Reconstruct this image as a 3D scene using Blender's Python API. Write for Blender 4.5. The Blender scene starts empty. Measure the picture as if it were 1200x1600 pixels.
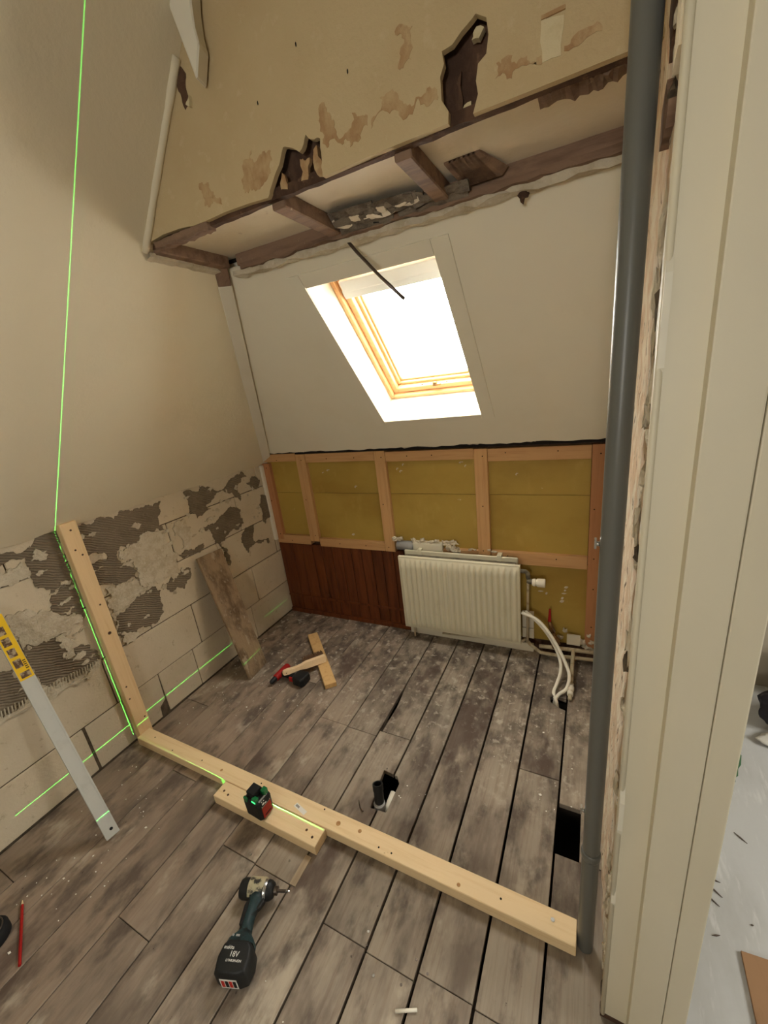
import bpy, bmesh, math, random
from mathutils import Vector, Matrix, noise
from mathutils.geometry import tessellate_polygon

random.seed(7)
scene = bpy.context.scene
COL = scene.collection

# ------------------------------------------------------------------ camera
cam_d = bpy.data.cameras.new('camera')
cam = bpy.data.objects.new('camera', cam_d)
COL.objects.link(cam)
cam_d.sensor_fit = 'HORIZONTAL'
cam_d.sensor_width = 36.0
cam_d.lens = 630.0 / 1200.0 * 36.0
cam_d.clip_start = 0.02
RGT = Vector((0.89004, 0.44086, -0.11604))
UPV = Vector((-0.03768, 0.3248, 0.94503))
FWD = Vector((-0.45432, 0.83675, -0.3057))
cam.matrix_world = Matrix(((RGT.x, UPV.x, -FWD.x, 0.0), (RGT.y, UPV.y, -FWD.y, 0.0), (RGT.z, UPV.z, -FWD.z, 1.6), (0, 0, 0, 1)))
scene.camera = cam

# ------------------------------------------------------------------ sky, daylight portals, exposure
world = bpy.data.worlds.new('overcast_sky')
scene.world = world
world.use_nodes = True
bg = world.node_tree.nodes['Background']
bg.inputs['Color'].default_value = (1.0, 0.98, 0.91, 1)
bg.inputs['Strength'].default_value = 16.0
scene.view_settings.view_transform = 'Standard'
scene.view_settings.look = 'None'
scene.view_settings.gamma = 1.0
scene.view_settings.use_curve_mapping = False
scene.view_settings.exposure = 1.2
scene.cycles.use_denoising = True
scene.cycles.diffuse_bounces = 6
scene.cycles.max_bounces = 12
scene.cycles.sample_clamp_indirect = 8.0


def portal(name, loc, normal, sx, sy, up=(0, 0, 1)):
    """daylight entering an opening of the room: a portal guides the sky's own light, it adds none"""
    l = bpy.data.lights.new(name, 'AREA')
    l.shape = 'RECTANGLE'
    l.size, l.size_y = sx, sy
    l.cycles.is_portal = True
    o = bpy.data.objects.new(name, l)
    z = -Vector(normal).normalized()
    x = Vector(up).cross(z).normalized()
    y = z.cross(x)
    o.matrix_world = Matrix(((x.x, y.x, z.x, loc[0]), (x.y, y.y, z.y, loc[1]), (x.z, y.z, z.z, loc[2]), (0, 0, 0, 1)))
    COL.objects.link(o)
    return o


# frames of the place: back wall plane (d = distance into the room), back roof slope (s up the slope, n outward)
SX = 0.03


def B(u, d, z):
    return (u, 2.13 + SX * u - d, z)


SN = 1.3657


def S(u, s, n):
    return (u, 2.13 + SX * u - 0.93 * s / SN + n / SN, 1.235 + s / SN + 0.93 * n / SN)


def LS(y, z, n=0.0):
    """left roof slope: x from height z; n = distance into the room"""
    return (-2.04 + 0.83 * (z - 1.165) + n * 0.77, y, z - n * 0.64)


portal('skylight_daylight', S(-0.73, 0.61, 0.30), (0, -1, -0.93), 0.56, 0.86)
WIN2 = (-0.45, 0.15, 1.30, 1.90)      # unseen window added behind the camera for fill light: x0, x1, z0, z1
WIN3 = (0.6, 1.5, 1.0, 1.9)           # next room's window: y0, y1, z0, z1
portal('landing_fill_portal', ((WIN2[0] + WIN2[1]) / 2, -1.86, (WIN2[2] + WIN2[3]) / 2), (0, 1, 0), WIN2[1] - WIN2[0], WIN2[3] - WIN2[2])
portal('next_room_daylight', (2.46, (WIN3[0] + WIN3[1]) / 2, (WIN3[2] + WIN3[3]) / 2), (-1, 0, 0), WIN3[1] - WIN3[0], WIN3[3] - WIN3[2])


# ------------------------------------------------------------------ material helpers
def lin(c):
    def f(v):
        v /= 255.0
        return v / 12.92 if v <= 0.04045 else ((v + 0.055) / 1.055) ** 2.4
    return (f(c[0]), f(c[1]), f(c[2]), 1.0)


def mat(name, base, layers=(), rough=0.7, metal=0.0, bump=0.0, bscale=60, bstretch=(1, 1, 1), vary=0.0, spec=0.3,
        comb=None, shift=True, bdetail=4):
    """procedural surface. layers: (scale, stretch, lo, hi, colour, strength[, region]); region = (axis, a, b)"""
    m = bpy.data.materials.new(name)
    m.use_nodes = True
    nt = m.node_tree
    N, L = nt.nodes, nt.links
    bs = N['Principled BSDF']
    bs.inputs['Roughness'].default_value = rough
    bs.inputs['Metallic'].default_value = metal
    bs.inputs['Specular IOR Level'].default_value = spec
    tc = N.new('ShaderNodeTexCoord')
    oi = N.new('ShaderNodeObjectInfo')
    vec = tc.outputs['Object']
    if shift:
        mul = N.new('ShaderNodeMath'); mul.operation = 'MULTIPLY'; mul.inputs[1].default_value = 41.0
        L.new(oi.outputs['Random'], mul.inputs[0])
        add = N.new('ShaderNodeVectorMath'); add.operation = 'ADD'
        L.new(tc.outputs['Object'], add.inputs[0]); L.new(mul.outputs[0], add.inputs[1])
        vec = add.outputs[0]

    def noise_at(scale, stretch, detail=5):
        mp = N.new('ShaderNodeMapping')
        mp.inputs['Scale'].default_value = [scale * s for s in stretch]
        L.new(vec, mp.inputs['Vector'])
        t = N.new('ShaderNodeTexNoise')
        t.inputs['Scale'].default_value = 1.0
        t.inputs['Detail'].default_value = detail
        t.inputs['Roughness'].default_value = 0.62
        L.new(mp.outputs[0], t.inputs['Vector'])
        return t.outputs['Fac']

    rgb = N.new('ShaderNodeRGB'); rgb.outputs[0].default_value = lin(base)
    cur = rgb.outputs[0]
    for ly in layers:
        sc, st, lo, hi, c, k = ly[:6]
        mr = N.new('ShaderNodeMapRange'); mr.interpolation_type = 'SMOOTHSTEP'
        mr.inputs['From Min'].default_value = lo; mr.inputs['From Max'].default_value = hi
        mr.inputs['To Max'].default_value = k
        L.new(noise_at(sc, st), mr.inputs['Value'])
        fac = mr.outputs[0]
        if len(ly) > 6:
            ax, a, b_ = ly[6]
            sp = N.new('ShaderNodeSeparateXYZ'); L.new(tc.outputs['Object'], sp.inputs[0])
            m2 = N.new('ShaderNodeMapRange'); m2.interpolation_type = 'SMOOTHSTEP'
            m2.inputs['From Min'].default_value = a; m2.inputs['From Max'].default_value = b_
            L.new(sp.outputs[ax], m2.inputs['Value'])
            mm = N.new('ShaderNodeMath'); mm.operation = 'MULTIPLY'
            L.new(fac, mm.inputs[0]); L.new(m2.outputs[0], mm.inputs[1])
            fac = mm.outputs[0]
        mx = N.new('ShaderNodeMix'); mx.data_type = 'RGBA'
        L.new(fac, mx.inputs['Factor']); L.new(cur, mx.inputs['A'])
        mx.inputs['B'].default_value = lin(c)
        cur = mx.outputs['Result']
    if vary:
        mr = N.new('ShaderNodeMapRange')
        mr.inputs['To Min'].default_value = 1 - vary; mr.inputs['To Max'].default_value = 1 + vary
        L.new(oi.outputs['Random'], mr.inputs['Value'])
        hs = N.new('ShaderNodeHueSaturation')
        L.new(mr.outputs[0], hs.inputs['Value']); L.new(cur, hs.inputs['Color'])
        cur = hs.outputs[0]
    L.new(cur, bs.inputs['Base Color'])
    if bump:
        h = noise_at(bscale, bstretch, bdetail)
        if comb:
            mp = N.new('ShaderNodeMapping'); mp.inputs['Rotation'].default_value = comb[1]
            L.new(vec, mp.inputs['Vector'])
            w = N.new('ShaderNodeTexWave'); w.inputs['Scale'].default_value = comb[0]; w.inputs['Distortion'].default_value = 3.0
            w.bands_direction = 'Z'; w.inputs['Detail'].default_value = 1.0
            L.new(mp.outputs[0], w.inputs['Vector'])
            ad = N.new('ShaderNodeMath'); ad.operation = 'ADD'
            L.new(h, ad.inputs[0]); L.new(w.outputs['Fac'], ad.inputs[1])
            h = ad.outputs[0]
        bp = N.new('ShaderNodeBump'); bp.inputs['Strength'].default_value = bump; bp.inputs['Distance'].default_value = 0.01
        L.new(h, bp.inputs['Height']); L.new(bp.outputs[0], bs.inputs['Normal'])
    return m


def emis(name, col, k):
    m = bpy.data.materials.new(name); m.use_nodes = True
    bs = m.node_tree.nodes['Principled BSDF']
    bs.inputs['Base Color'].default_value = lin(col)
    bs.inputs['Emission Color'].default_value = lin(col)
    bs.inputs['Emission Strength'].default_value = k
    return m


def glass(name):
    m = bpy.data.materials.new(name); m.use_nodes = True
    nt = m.node_tree; N, L = nt.nodes, nt.links
    N.remove(N['Principled BSDF'])
    tr = N.new('ShaderNodeBsdfTransparent'); gl = N.new('ShaderNodeBsdfGlossy'); gl.inputs['Roughness'].default_value = 0.02
    mx = N.new('ShaderNodeMixShader')
    mx.inputs[0].default_value = .05; L.new(tr.outputs[0], mx.inputs[1]); L.new(gl.outputs[0], mx.inputs[2])
    L.new(mx.outputs[0], N['Material Output'].inputs['Surface'])
    return m


def pine(name, axis, base=(226, 196, 146), dark=(196, 158, 104), **kw):
    st = [1.0, 1.0, 1.0]; st[axis] = 0.06
    return mat(name, base, [(55, st, .45, .75, dark, .55), (9, st, .5, .8, dark, .4), (22, [s if s < 1 else 1 for s in [0.6 if i == axis else 1 for i in range(3)]], .70, .76, (140, 95, 55), .7)],
               rough=.62, bump=.12, bscale=90, bstretch=st, vary=.03, **kw)


G = {}
G['plaster'] = mat('white_painted_plaster', (222, 212, 186), [(2.2, (1, 1, 1), .45, .7, (214, 203, 175), .5), (45, (1, 1, 1), .72, .8, (180, 168, 148), .25)], rough=.8, bump=.12, bscale=55, shift=False)
G['plaster_b'] = mat('white_painted_slope', (228, 222, 202), [(2.0, (1, 1, 1), .45, .7, (220, 213, 190), .5)], rough=.75, bump=.06, bscale=40, shift=False)
G['white_paint'] = mat('white_gloss_paint', (220, 214, 196), [(3, (1, 1, .3), .5, .75, (208, 200, 178), .6), (30, (1, 1, .5), .73, .78, (150, 130, 105), .5)], rough=.45, bump=.05, bscale=30, shift=False)
G['casing'] = mat('cream_casing_paint', (215, 207, 184), [(2, (1, 1, .4), .45, .75, (206, 197, 172), .6), (38, (1, 1, 1), .77, .8, (140, 125, 100), .6)], rough=.42, bump=.04, bscale=25, shift=False)
G['beige'] = mat('beige_papered_board', (192, 172, 134), [(3, (1, 1, 1), .4, .7, (180, 157, 117), .7), (24, (1, 1, 1), .55, .7, (202, 184, 148), .5), (35, (1, 1, 1), .73, .78, (110, 85, 55), .7)], rough=.9, bump=.25, bscale=80, shift=False)
G['torn'] = mat('torn_brown_paper', (166, 132, 94), [(14, (1, 1, .6), .4, .6, (188, 164, 124), .85), (40, (1, 1, 1), .5, .7, (146, 110, 76), .5)], rough=.95, bump=.3, bscale=90)
G['pale'] = mat('pale_paper_patch', (206, 192, 156), [(14, (1, 1, 1), .5, .7, (186, 166, 124), .7)], rough=.9, bump=.2)
G['cavity'] = mat('dark_brown_board', (92, 68, 52), [(18, (1, 1, .5), .4, .65, (62, 44, 34), .8), (40, (1, 1, 1), .6, .7, (130, 100, 76), .5)], rough=.95, bump=.4, bscale=50)
G['dark_wood'] = mat('old_brown_timber', (132, 107, 88), [(30, (.1, 1, 1), .4, .7, (92, 71, 58), .7), (12, (.5, 1, 1), .5, .7, (154, 126, 102), .5), (50, (1, 1, 1), .66, .72, (200, 180, 150), .5)], rough=.85, bump=.3, bscale=50, bstretch=(.2, 1, 1), vary=.1)
G['ledge_panel'] = mat('old_white_board', (232, 222, 202), [(3, (1, 1, 1), .4, .7, (218, 206, 182), .8), (20, (1, 1, 1), .65, .75, (150, 130, 104), .5)], rough=.85, bump=.1)
G['grey_fluff'] = mat('torn_grey_lining', (128, 118, 104), [(14, (1, 1, 3), .4, .65, (78, 68, 58), .8), (20, (1, 1, 2), .6, .7, (160, 150, 132), .6)], rough=1, bump=.6, bscale=60)
G['block'] = mat('aerated_block', (204, 191, 166), [(3, (1, 1, 1), .4, .7, (190, 175, 148), .7), (30, (1, 1, 1), .6, .72, (150, 134, 108), .5), (70, (1, 1, 1), .7, .76, (110, 94, 72), .6), (8, (1, 1, 1), .6, .75, (200, 190, 170), .5)], rough=.95, bump=.3, bscale=80, vary=.05)
G['mortar'] = mat('dark_joint', (96, 84, 68), [(30, (1, 1, 1), .4, .7, (60, 50, 40), .8)], rough=1)
G['adhesive'] = mat('combed_tile_adhesive', (130, 117, 98), [(8, (1, 1, 1), .4, .7, (108, 96, 79), .6), (40, (1, 1, 1), .55, .7, (148, 134, 114), .6), (25, (1, 1, 1), .7, .74, (176, 164, 142), .7)], rough=.95, bump=.5, bscale=50, comb=(28, (0.5, 0, 0)))
G['residue'] = mat('light_plaster_residue', (200, 190, 168), [(20, (1, 1, 1), .4, .65, (178, 164, 138), .8), (50, (1, 1, 1), .6, .7, (214, 206, 190), .6), (36, (1, 1, 1), .68, .74, (120, 104, 82), .7)], rough=1, bump=.7, bscale=45)
G['floorboard'] = mat('weathered_floorboard', (159, 147, 130), [
    (90, (1, .04, 1), .42, .7, (126, 108, 92), .5), (1.0, (1, 1, 1), .1, .2, (140, 118, 100), .6, (0, -.7, -1.5)),
    (4.5, (1.3, .5, 1), .42, .70, (104, 91, 80), .85), (12, (1, .5, 1), .46, .70, (82, 71, 63), .8), (7, (1, .6, 1), .56, .7, (192, 180, 160), .55),
    (15, (1, .8, 1), .42, .68, (70, 61, 53), .8, (1, 1.2, 1.75)), (28, (1, 1, 1), .56, .66, (196, 186, 168), .6, (1, .9, 1.6)), (60, (1, 1, 1), .66, .72, (214, 206, 190), .6, (1, .8, 1.5)),
    (45, (1, .7, 1), .70, .74, (52, 42, 36), .85), (3.4, (1.2, .6, 1), .57, .68, (84, 68, 59), .75)],
    rough=.78, bump=.22, bscale=70, bstretch=(1, .06, 1), vary=.13)
G['joist'] = mat('shade_dark_joist', (52, 42, 34), rough=1)  # near-black paints in the darkness below the floor holes
G['void'] = mat('dark_void', (30, 25, 20), rough=1)
G['pine_x'] = pine('new_pine_lengthwise_x', 0, base=(234, 208, 164), dark=(214, 180, 128))
G['pine_z'] = pine('new_pine_upright', 2, base=(234, 204, 158), dark=(214, 176, 124))
G['old_pine_z'] = pine('old_pine_upright', 2, base=(196, 154, 104), dark=(164, 118, 74))
G['old_pine_x'] = pine('old_pine_rail', 0, base=(192, 150, 102), dark=(160, 114, 72))
G['old_pine_r'] = pine('reddish_pine_upright', 2, base=(178, 126, 84), dark=(146, 96, 62))
G['yellow'] = mat('yellow_foil_insulation', (170, 142, 66), [(1.6, (1, 1, 1.6), .4, .7, (150, 120, 50), .8), (9, (1, 1, .5), .55, .75, (188, 160, 84), .4), (17, (1, 1, 1), .71, .75, (222, 208, 166), .6)], rough=.6, bump=.05, vary=.04)
G['clad'] = mat('dark_stained_boards', (98, 50, 22), [(40, (1, 1, .08), .4, .7, (62, 28, 12), .75), (5, (1, 1, .4), .5, .75, (128, 70, 32), .5), (26, (1, 1, .6), .70, .75, (170, 130, 90), .4)], rough=.5, bump=.15, bscale=60, bstretch=(1, 1, .1), vary=.18)
G['window_pine'] = pine('lacquered_window_pine', 0, base=(226, 182, 134), dark=(200, 148, 100))
G['window_pine_s'] = pine('lacquered_window_pine_side', 2, base=(224, 178, 130), dark=(198, 144, 98))
G['glass'] = glass('window_glass')
G['flap'] = mat('white_lacquered_metal', (214, 216, 216), rough=.4)
G['rad'] = mat('cream_radiator_enamel', (212, 206, 180), [(8, (1, 1, 1), .55, .75, (196, 188, 160), .5), (40, (1, 1, 1), .76, .79, (90, 80, 60), .7)], rough=.4, bump=.03)
G['rad_dark'] = mat('dark_radiator_grey', (120, 112, 94), [(30, (1, 1, 1), .4, .7, (70, 62, 50), .8)], rough=.9)  # darker and greyer than the enamel, for the gap and fittings
G['valve'] = mat('white_valve_plastic', (226, 218, 198), rough=.4)
G['brass'] = mat('tarnished_brass', (150, 118, 80), [(30, (1, 1, 1), .4, .7, (90, 66, 44), .7)], rough=.45, metal=.7)
G['old_pipe'] = mat('painted_old_pipe', (186, 172, 142), [(30, (1, 1, 1), .5, .7, (130, 108, 78), .7)], rough=.6)
G['tube'] = mat('white_plastic_tube', (232, 226, 208), rough=.35)
G['red'] = mat('red_plastic', (158, 26, 24), rough=.45)
G['grey_pvc'] = mat('grey_pvc', (100, 100, 94), [(4, (1, 1, .3), .4, .7, (92, 92, 86), .6)], rough=.35, shift=False)
G['grey_pvc2'] = mat('light_grey_pvc', (150, 150, 148), [(30, (1, 1, 1), .55, .7, (180, 176, 168), .6)], rough=.45)
G['black'] = mat('black_plastic', (30, 31, 31), [(60, (1, 1, 1), .6, .7, (44, 44, 42), .6)], rough=.5)
G['black2'] = mat('black_rubber', (24, 24, 24), rough=.8)
G['teal'] = mat('worn_teal_plastic', (34, 54, 56), [(50, (1, 1, 1), .55, .68, (62, 80, 78), .5), (18, (1, 1, 1), .5, .6, (26, 30, 30), .9)], rough=.5)
G['worn'] = mat('scuffed_black_metal', (44, 44, 42), [(22, (1, 1, 1), .42, .52, (182, 172, 140), .9)], rough=.5)
G['steel'] = mat('dark_steel', (110, 100, 92), rough=.35, metal=.9)
G['chrome'] = mat('bright_steel', (200, 200, 196), rough=.25, metal=.9)
G['print'] = mat('white_print', (226, 224, 216), rough=.6)
G['print_k'] = mat('black_print', (28, 28, 28), rough=.6)
G['print_r'] = mat('red_print', (190, 50, 40), rough=.6)
G['paper'] = mat('white_sticker', (232, 228, 220), rough=.6)
G['lens'] = mat('green_laser_glass', (26, 110, 62), rough=.15, spec=.6)
G['lens_on'] = emis('green_laser_exit_glow', (60, 255, 120), 1.2)
G['alu'] = mat('brushed_aluminium', (188, 188, 180), [(14, (1, 1, 1), .5, .75, (172, 170, 160), .6), (40, (1, 1, 1), .7, .75, (150, 144, 130), .5)], rough=.5, metal=.15)
G['yellow_st'] = mat('yellow_sticker', (232, 190, 30), rough=.5)
G['brown_ph'] = mat('brown_print', (90, 66, 48), [(60, (1, 1, 1), .45, .6, (190, 170, 140), .8)], rough=.6)
G['plank'] = mat('dirty_old_plank', (150, 128, 100), [(12, (1, 1, .5), .42, .62, (96, 76, 56), .85), (24, (1, 1, .5), .55, .68, (182, 166, 140), .7), (50, (1, 1, .3), .62, .7, (70, 52, 38), .7)], rough=.95, bump=.5, bscale=50, bstretch=(1, 1, .4))
G['brushwood'] = pine('beech_brush_handle', 0, base=(226, 198, 158), dark=(206, 172, 126))
G['bristle'] = mat('brown_bristles', (112, 82, 58), [(200, (1, 1, 1), .4, .7, (70, 48, 34), .8)], rough=.9)
G['vinyl'] = mat('pale_grey_floor', (182, 183, 182), [(5, (1, .4, 1), .45, .7, (164, 163, 159), .7), (30, (1, .2, 1), .55, .7, (204, 204, 202), .6)], rough=.45, bump=.06, bscale=30)
G['rough_wall'] = mat('hacked_brick_and_plaster', (206, 182, 154), [(24, (1, 1, .35), .42, .6, (222, 212, 190), .9), (60, (1, 1, .3), .60, .66, (84, 68, 54), .9), (14, (1, 1, .4), .6, .72, (206, 156, 128), .8)], rough=1, bump=1.0, bscale=40, bstretch=(1, 1, .4), shift=False)
G['wall_plain'] = mat('matt_wall', (158, 148, 130), rough=.85)
G['chip'] = mat('white_paint_chip', (230, 226, 214), rough=.7)
G['hardboard'] = mat('brown_board', (150, 116, 84), [(20, (1, .3, 1), .45, .7, (124, 92, 64), .7)], rough=.7)
G['bag_k'] = mat('black_plastic_sack', (34, 32, 40), rough=.4)
G['bag_w'] = mat('white_plastic_sack', (206, 204, 196), rough=.5)
G['green'] = mat('green_tape', (70, 112, 80), rough=.6)
G['splinter'] = mat('dark_splinter', (86, 76, 68), rough=.9)
G['tile_w'] = mat('white_tile_piece', (212, 204, 182), rough=.4)


# ------------------------------------------------------------------ mesh helpers
ORIGIN = {}


def org(o):
    while o is not None:
        if o.name in ORIGIN:
            return ORIGIN[o.name]
        o = o.parent
    return Vector((0, 0, 0))


def thing(name, label, cat, loc=(0, 0, 0), group=None, kind=None):
    o = bpy.data.objects.new(name, None)
    o.empty_display_size = 0.05
    COL.objects.link(o)
    o.location = loc
    ORIGIN[o.name] = Vector(loc)
    tag(o, label, cat, group, kind)
    return o


def tag(o, label=None, cat=None, group=None, kind=None):
    if label: o['label'] = label
    if cat: o['category'] = cat
    if group: o['group'] = group
    if kind: o['kind'] = kind
    return o


class MB:
    """collects geometry in world coordinates, build() links it as ONE mesh object"""

    def __init__(self):
        self.bm = bmesh.new()

    def face(self, pts):
        vs = [self.bm.verts.new(p) for p in pts]
        try:
            self.bm.faces.new(vs)
        except ValueError:
            pass
        return self

    def grid(self, rows, close_u=False, close_v=False):
        V = [[self.bm.verts.new(p) for p in r] for r in rows]
        nr, nc = len(V), len(V[0])
        for i in range(nr - (0 if close_v else 1)):
            for j in range(nc - (0 if close_u else 1)):
                a, b = V[i][j], V[i][(j + 1) % nc]
                c, d = V[(i + 1) % nr][(j + 1) % nc], V[(i + 1) % nr][j]
                try:
                    self.bm.faces.new((a, b, c, d))
                except ValueError:
                    pass
        return V

    def hexa(self, c):
        """8 corners: bottom loop 0..3, top loop 4..7"""
        v = [self.bm.verts.new(p) for p in c]
        for f in ((3, 2, 1, 0), (4, 5, 6, 7), (0, 1, 5, 4), (1, 2, 6, 5), (2, 3, 7, 6), (3, 0, 4, 7)):
            self.bm.faces.new([v[i] for i in f])
        return self

    def box(self, x0, x1, y0, y1, z0, z1, fn=None):
        c = [(x0, y0, z0), (x1, y0, z0), (x1, y1, z0), (x0, y1, z0), (x0, y0, z1), (x1, y0, z1), (x1, y1, z1), (x0, y1, z1)]
        if fn: c = [fn(*p) for p in c]
        return self.hexa(c)

    def prism(self, poly, f0, f1):
        """2-D polygon (convex or not) between the two surfaces f0(a,b), f1(a,b)"""
        n = len(poly)
        a = [self.bm.verts.new(f0(*p)) for p in poly]
        b = [self.bm.verts.new(f1(*p)) for p in poly]
        for t in tessellate_polygon([[Vector((p[0], p[1], 0)) for p in poly]]):
            try:
                self.bm.faces.new([a[i] for i in t]); self.bm.faces.new([b[i] for i in t])
            except ValueError:
                pass
        for i in range(n):
            j = (i + 1) % n
            self.bm.faces.new((a[i], a[j], b[j], b[i]))
        return self

    def tube(self, path, r, n=12, cap=True):
        P = [Vector(p) for p in path]
        rr = r if isinstance(r, (list, tuple)) else [r] * len(P)
        rows = []
        ref = None
        for i, p in enumerate(P):
            t = (P[min(i + 1, len(P) - 1)] - P[max(i - 1, 0)]).normalized()
            if ref is None:
                ref = Vector((0, 0, 1)) if abs(t.z) < .9 else Vector((1, 0, 0))
            x = (ref - t * ref.dot(t)).normalized(); ref = x
            y = t.cross(x)
            rows.append([p + (x * math.cos(2 * math.pi * k / n) + y * math.sin(2 * math.pi * k / n)) * rr[i] for k in range(n)])
        V = self.grid(rows, close_u=True)
        if cap:
            self.bm.faces.new(V[0]); self.bm.faces.new(V[-1])
        return self

    def ball(self, c, r, sub=2, amp=0.0, seed=0, freq=8):
        m = Matrix.Translation(c)
        g = bmesh.ops.create_icosphere(self.bm, subdivisions=sub, radius=1.0)
        for v in g['verts']:
            d = v.co.copy()
            k = 1 + amp * noise.noise(d * freq * .25 + Vector((seed * 3.1, seed * 1.7, 0))) * 2
            v.co = Vector((c[0] + d.x * r[0] * k, c[1] + d.y * r[1] * k, c[2] + d.z * r[2] * k))
        return self

    def build(self, name, m, parent=None, bevel=0.0, seg=2, smooth=False, label=None, cat=None, group=None, kind=None, angle=None):
        bm = self.bm
        bmesh.ops.remove_doubles(bm, verts=bm.verts, dist=1e-6)
        bmesh.ops.recalc_face_normals(bm, faces=bm.faces)
        if bevel:
            es = [e for e in bm.edges if len(e.link_faces) == 2 and e.calc_face_angle(0) > .5]
            bmesh.ops.bevel(bm, geom=es, offset=bevel, segments=seg, profile=.6, affect='EDGES', clamp_overlap=True)
        off = org(parent) if parent else Vector((0, 0, 0))
        if off.length:
            for v in bm.verts: v.co -= off
        me = bpy.data.meshes.new(name)
        if smooth:
            for f in bm.faces: f.smooth = True
        bm.to_mesh(me); bm.free()
        if smooth and angle:
            me.set_sharp_from_angle(angle=angle)
        me.materials.append(m if not isinstance(m, str) else G[m])
        o = bpy.data.objects.new(name, me)
        COL.objects.link(o)
        if parent: o.parent = parent
        tag(o, label, cat, group, kind)
        return o


def fract(poly, it=3, amp=.22, seed=0):
    """ragged outline by midpoint displacement"""
    R = random.Random(seed)
    P = [Vector((p[0], p[1])) for p in poly]
    for k in range(it):
        Q = []
        for i in range(len(P)):
            a, b = P[i], P[(i + 1) % len(P)]
            d = b - a
            Q.append(a)
            if d.length > .008:
                Q.append((a + b) / 2 + Vector((-d.y, d.x)) * R.uniform(-amp, amp))
        P = Q
    return [(p.x, p.y) for p in P]


def text(body, size, origin, xdir, ydir, m, parent, name='lettering', depth=.0004):
    cu = bpy.data.curves.new('lettering_curve', 'FONT')
    cu.body = body; cu.size = size; cu.align_x = 'CENTER'; cu.align_y = 'CENTER'; cu.extrude = depth; cu.resolution_u = 3
    to = bpy.data.objects.new('lettering_tmp', cu)
    COL.objects.link(to)
    dg = bpy.context.evaluated_depsgraph_get()
    me = bpy.data.meshes.new_from_object(to.evaluated_get(dg))
    bpy.data.objects.remove(to)
    x = Vector(xdir).normalized(); y = Vector(ydir); y = (y - x * y.dot(x)).normalized(); z = x.cross(y)
    off = org(parent)
    O = Vector(origin)
    for v in me.vertices:
        v.co = O + x * v.co.x + y * v.co.y + z * v.co.z - off
    me.materials.clear(); me.materials.append(G[m])
    o = bpy.data.objects.new(name, me); COL.objects.link(o); o.parent = parent
    return o


def frame(O, a, b, c):
    """local axes -> function (p,q,r) to world"""
    O, a, b, c = Vector(O), Vector(a), Vector(b), Vector(c)
    return lambda p, q, r: tuple(O + a * p + b * q + c * r)


# ================================================================== STRUCTURE
ZC = 2.80
# ---- floor: joists, then one object per board
floor = MB().box(-2.2, 0.26, -1.86, 2.3, -.30, -.26).build('floor', 'void', kind='structure')
tag(floor, 'weathered grey-brown plank floor with open joints and cut holes', None)
for y in (-1.3, -.75, -.2, .35, .585, 1.34, 1.60, 2.0):
    MB().box(-2.1, .2, y - .035, y + .035, -.20, -.022).build('joist', 'joist', floor)
edges = [.15, -.065, -.225, -.388, -.547, -.706, -.870, -1.034, -1.200, -1.365, -1.530, -1.693, -1.856, -2.036]
joints = {0: [1.04, 1.222], 1: [.572, 1.318], 2: [.577], 3: [.556], 4: [.562], 5: [1.287], 6: [.602, 1.252], 7: [.605, 1.256], 8: [.30], 9: [1.45], 10: [.75], 11: [1.62], 12: [.2, 1.1]}
rf = random.Random(3)


def board(poly, dz=0.0, name='floorboard', z0=-.022, tilt=0.0, bev=.0012):
    cx = sum(p[0] for p in poly) / len(poly)
    return MB().prism(poly, lambda a, b: (a, b, z0), lambda a, b: (a, b, dz + tilt * (a - cx))).build(name, 'floorboard', floor, bevel=bev, seg=1)


for i in range(len(edges) - 1):
    x1, x0 = edges[i], edges[i + 1]
    g = [.0022, .0026, .003, .0024, .0028, .002, .0016, .0014, .0014, .001, .001, .001, .001][i]
    g *= 1.6
    ys = [-1.84] + joints.get(i, []) + [2.13 + SX * x0 - .002]
    if i >= 8:
        ys = [-1.84, -.4] + joints.get(i, []) + [ys[-1]]
    for k in range(len(ys) - 1):
        y0, y1 = ys[k] + .0012, ys[k + 1] - .0012
        dz = rf.uniform(-.0015, .0006)
        tl = rf.uniform(-.01, .01)
        a0, a1 = x0 + g, x1 - g
        if i == 0 and k == 1:            # the sawn rectangular hole: only a sliver of board is left beside it
            board([(.013, y0), (a1, y0), (a1, y1), (.013, y1)], dz)
            continue
        if i == 1 and y1 > 1.8:          # round hole for the white tubes
            board([(a0, y0), (a1, y0), (a1, 1.70), (-.088, 1.705), (-.098, 1.71), (-.138, 1.735), (-.142, 1.768), (-.118, 1.785), (-.088, 1.78), (a1, 1.775), (a1, y1), (a0, y1)], dz)
            continue
        if i == 4 and y1 > 1.2:          # right half of the drain hole
            board([(a0, y0), (a1, y0), (a1, y1), (a0, y1), (a0, 1.100), (-.690, 1.100), (-.668, 1.074), (-.668, .945), (a0, .942)], dz)
            continue
        if i == 5 and y0 < .0:           # left half of the drain hole
            board([(a0, y0), (a1, y0), (a1, .942), (-.735, .940), (-.756, 1.106), (a1, 1.102), (a1, y1), (a0, y1)], dz)
            continue
        if i == 5:                       # wedge-shaped open slit along its left edge
            board([(a0 + .012, y0), (a1, y0), (a1, y1), (a0, y1), (a0, 1.62), (a0 + .016, 1.45)], dz - .001)
            continue
        board([(a0, y0), (a1, y0), (a1, y1), (a0, y1)], dz, tilt=tl * .25)
MB().box(-.874, -.850, .604, .700, -.004, .002).build('filler_lath', mat('worn_lath', (178, 158, 130), [(30, (1, .1, 1), .4, .7, (140, 120, 96), .7)]), floor)
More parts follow.
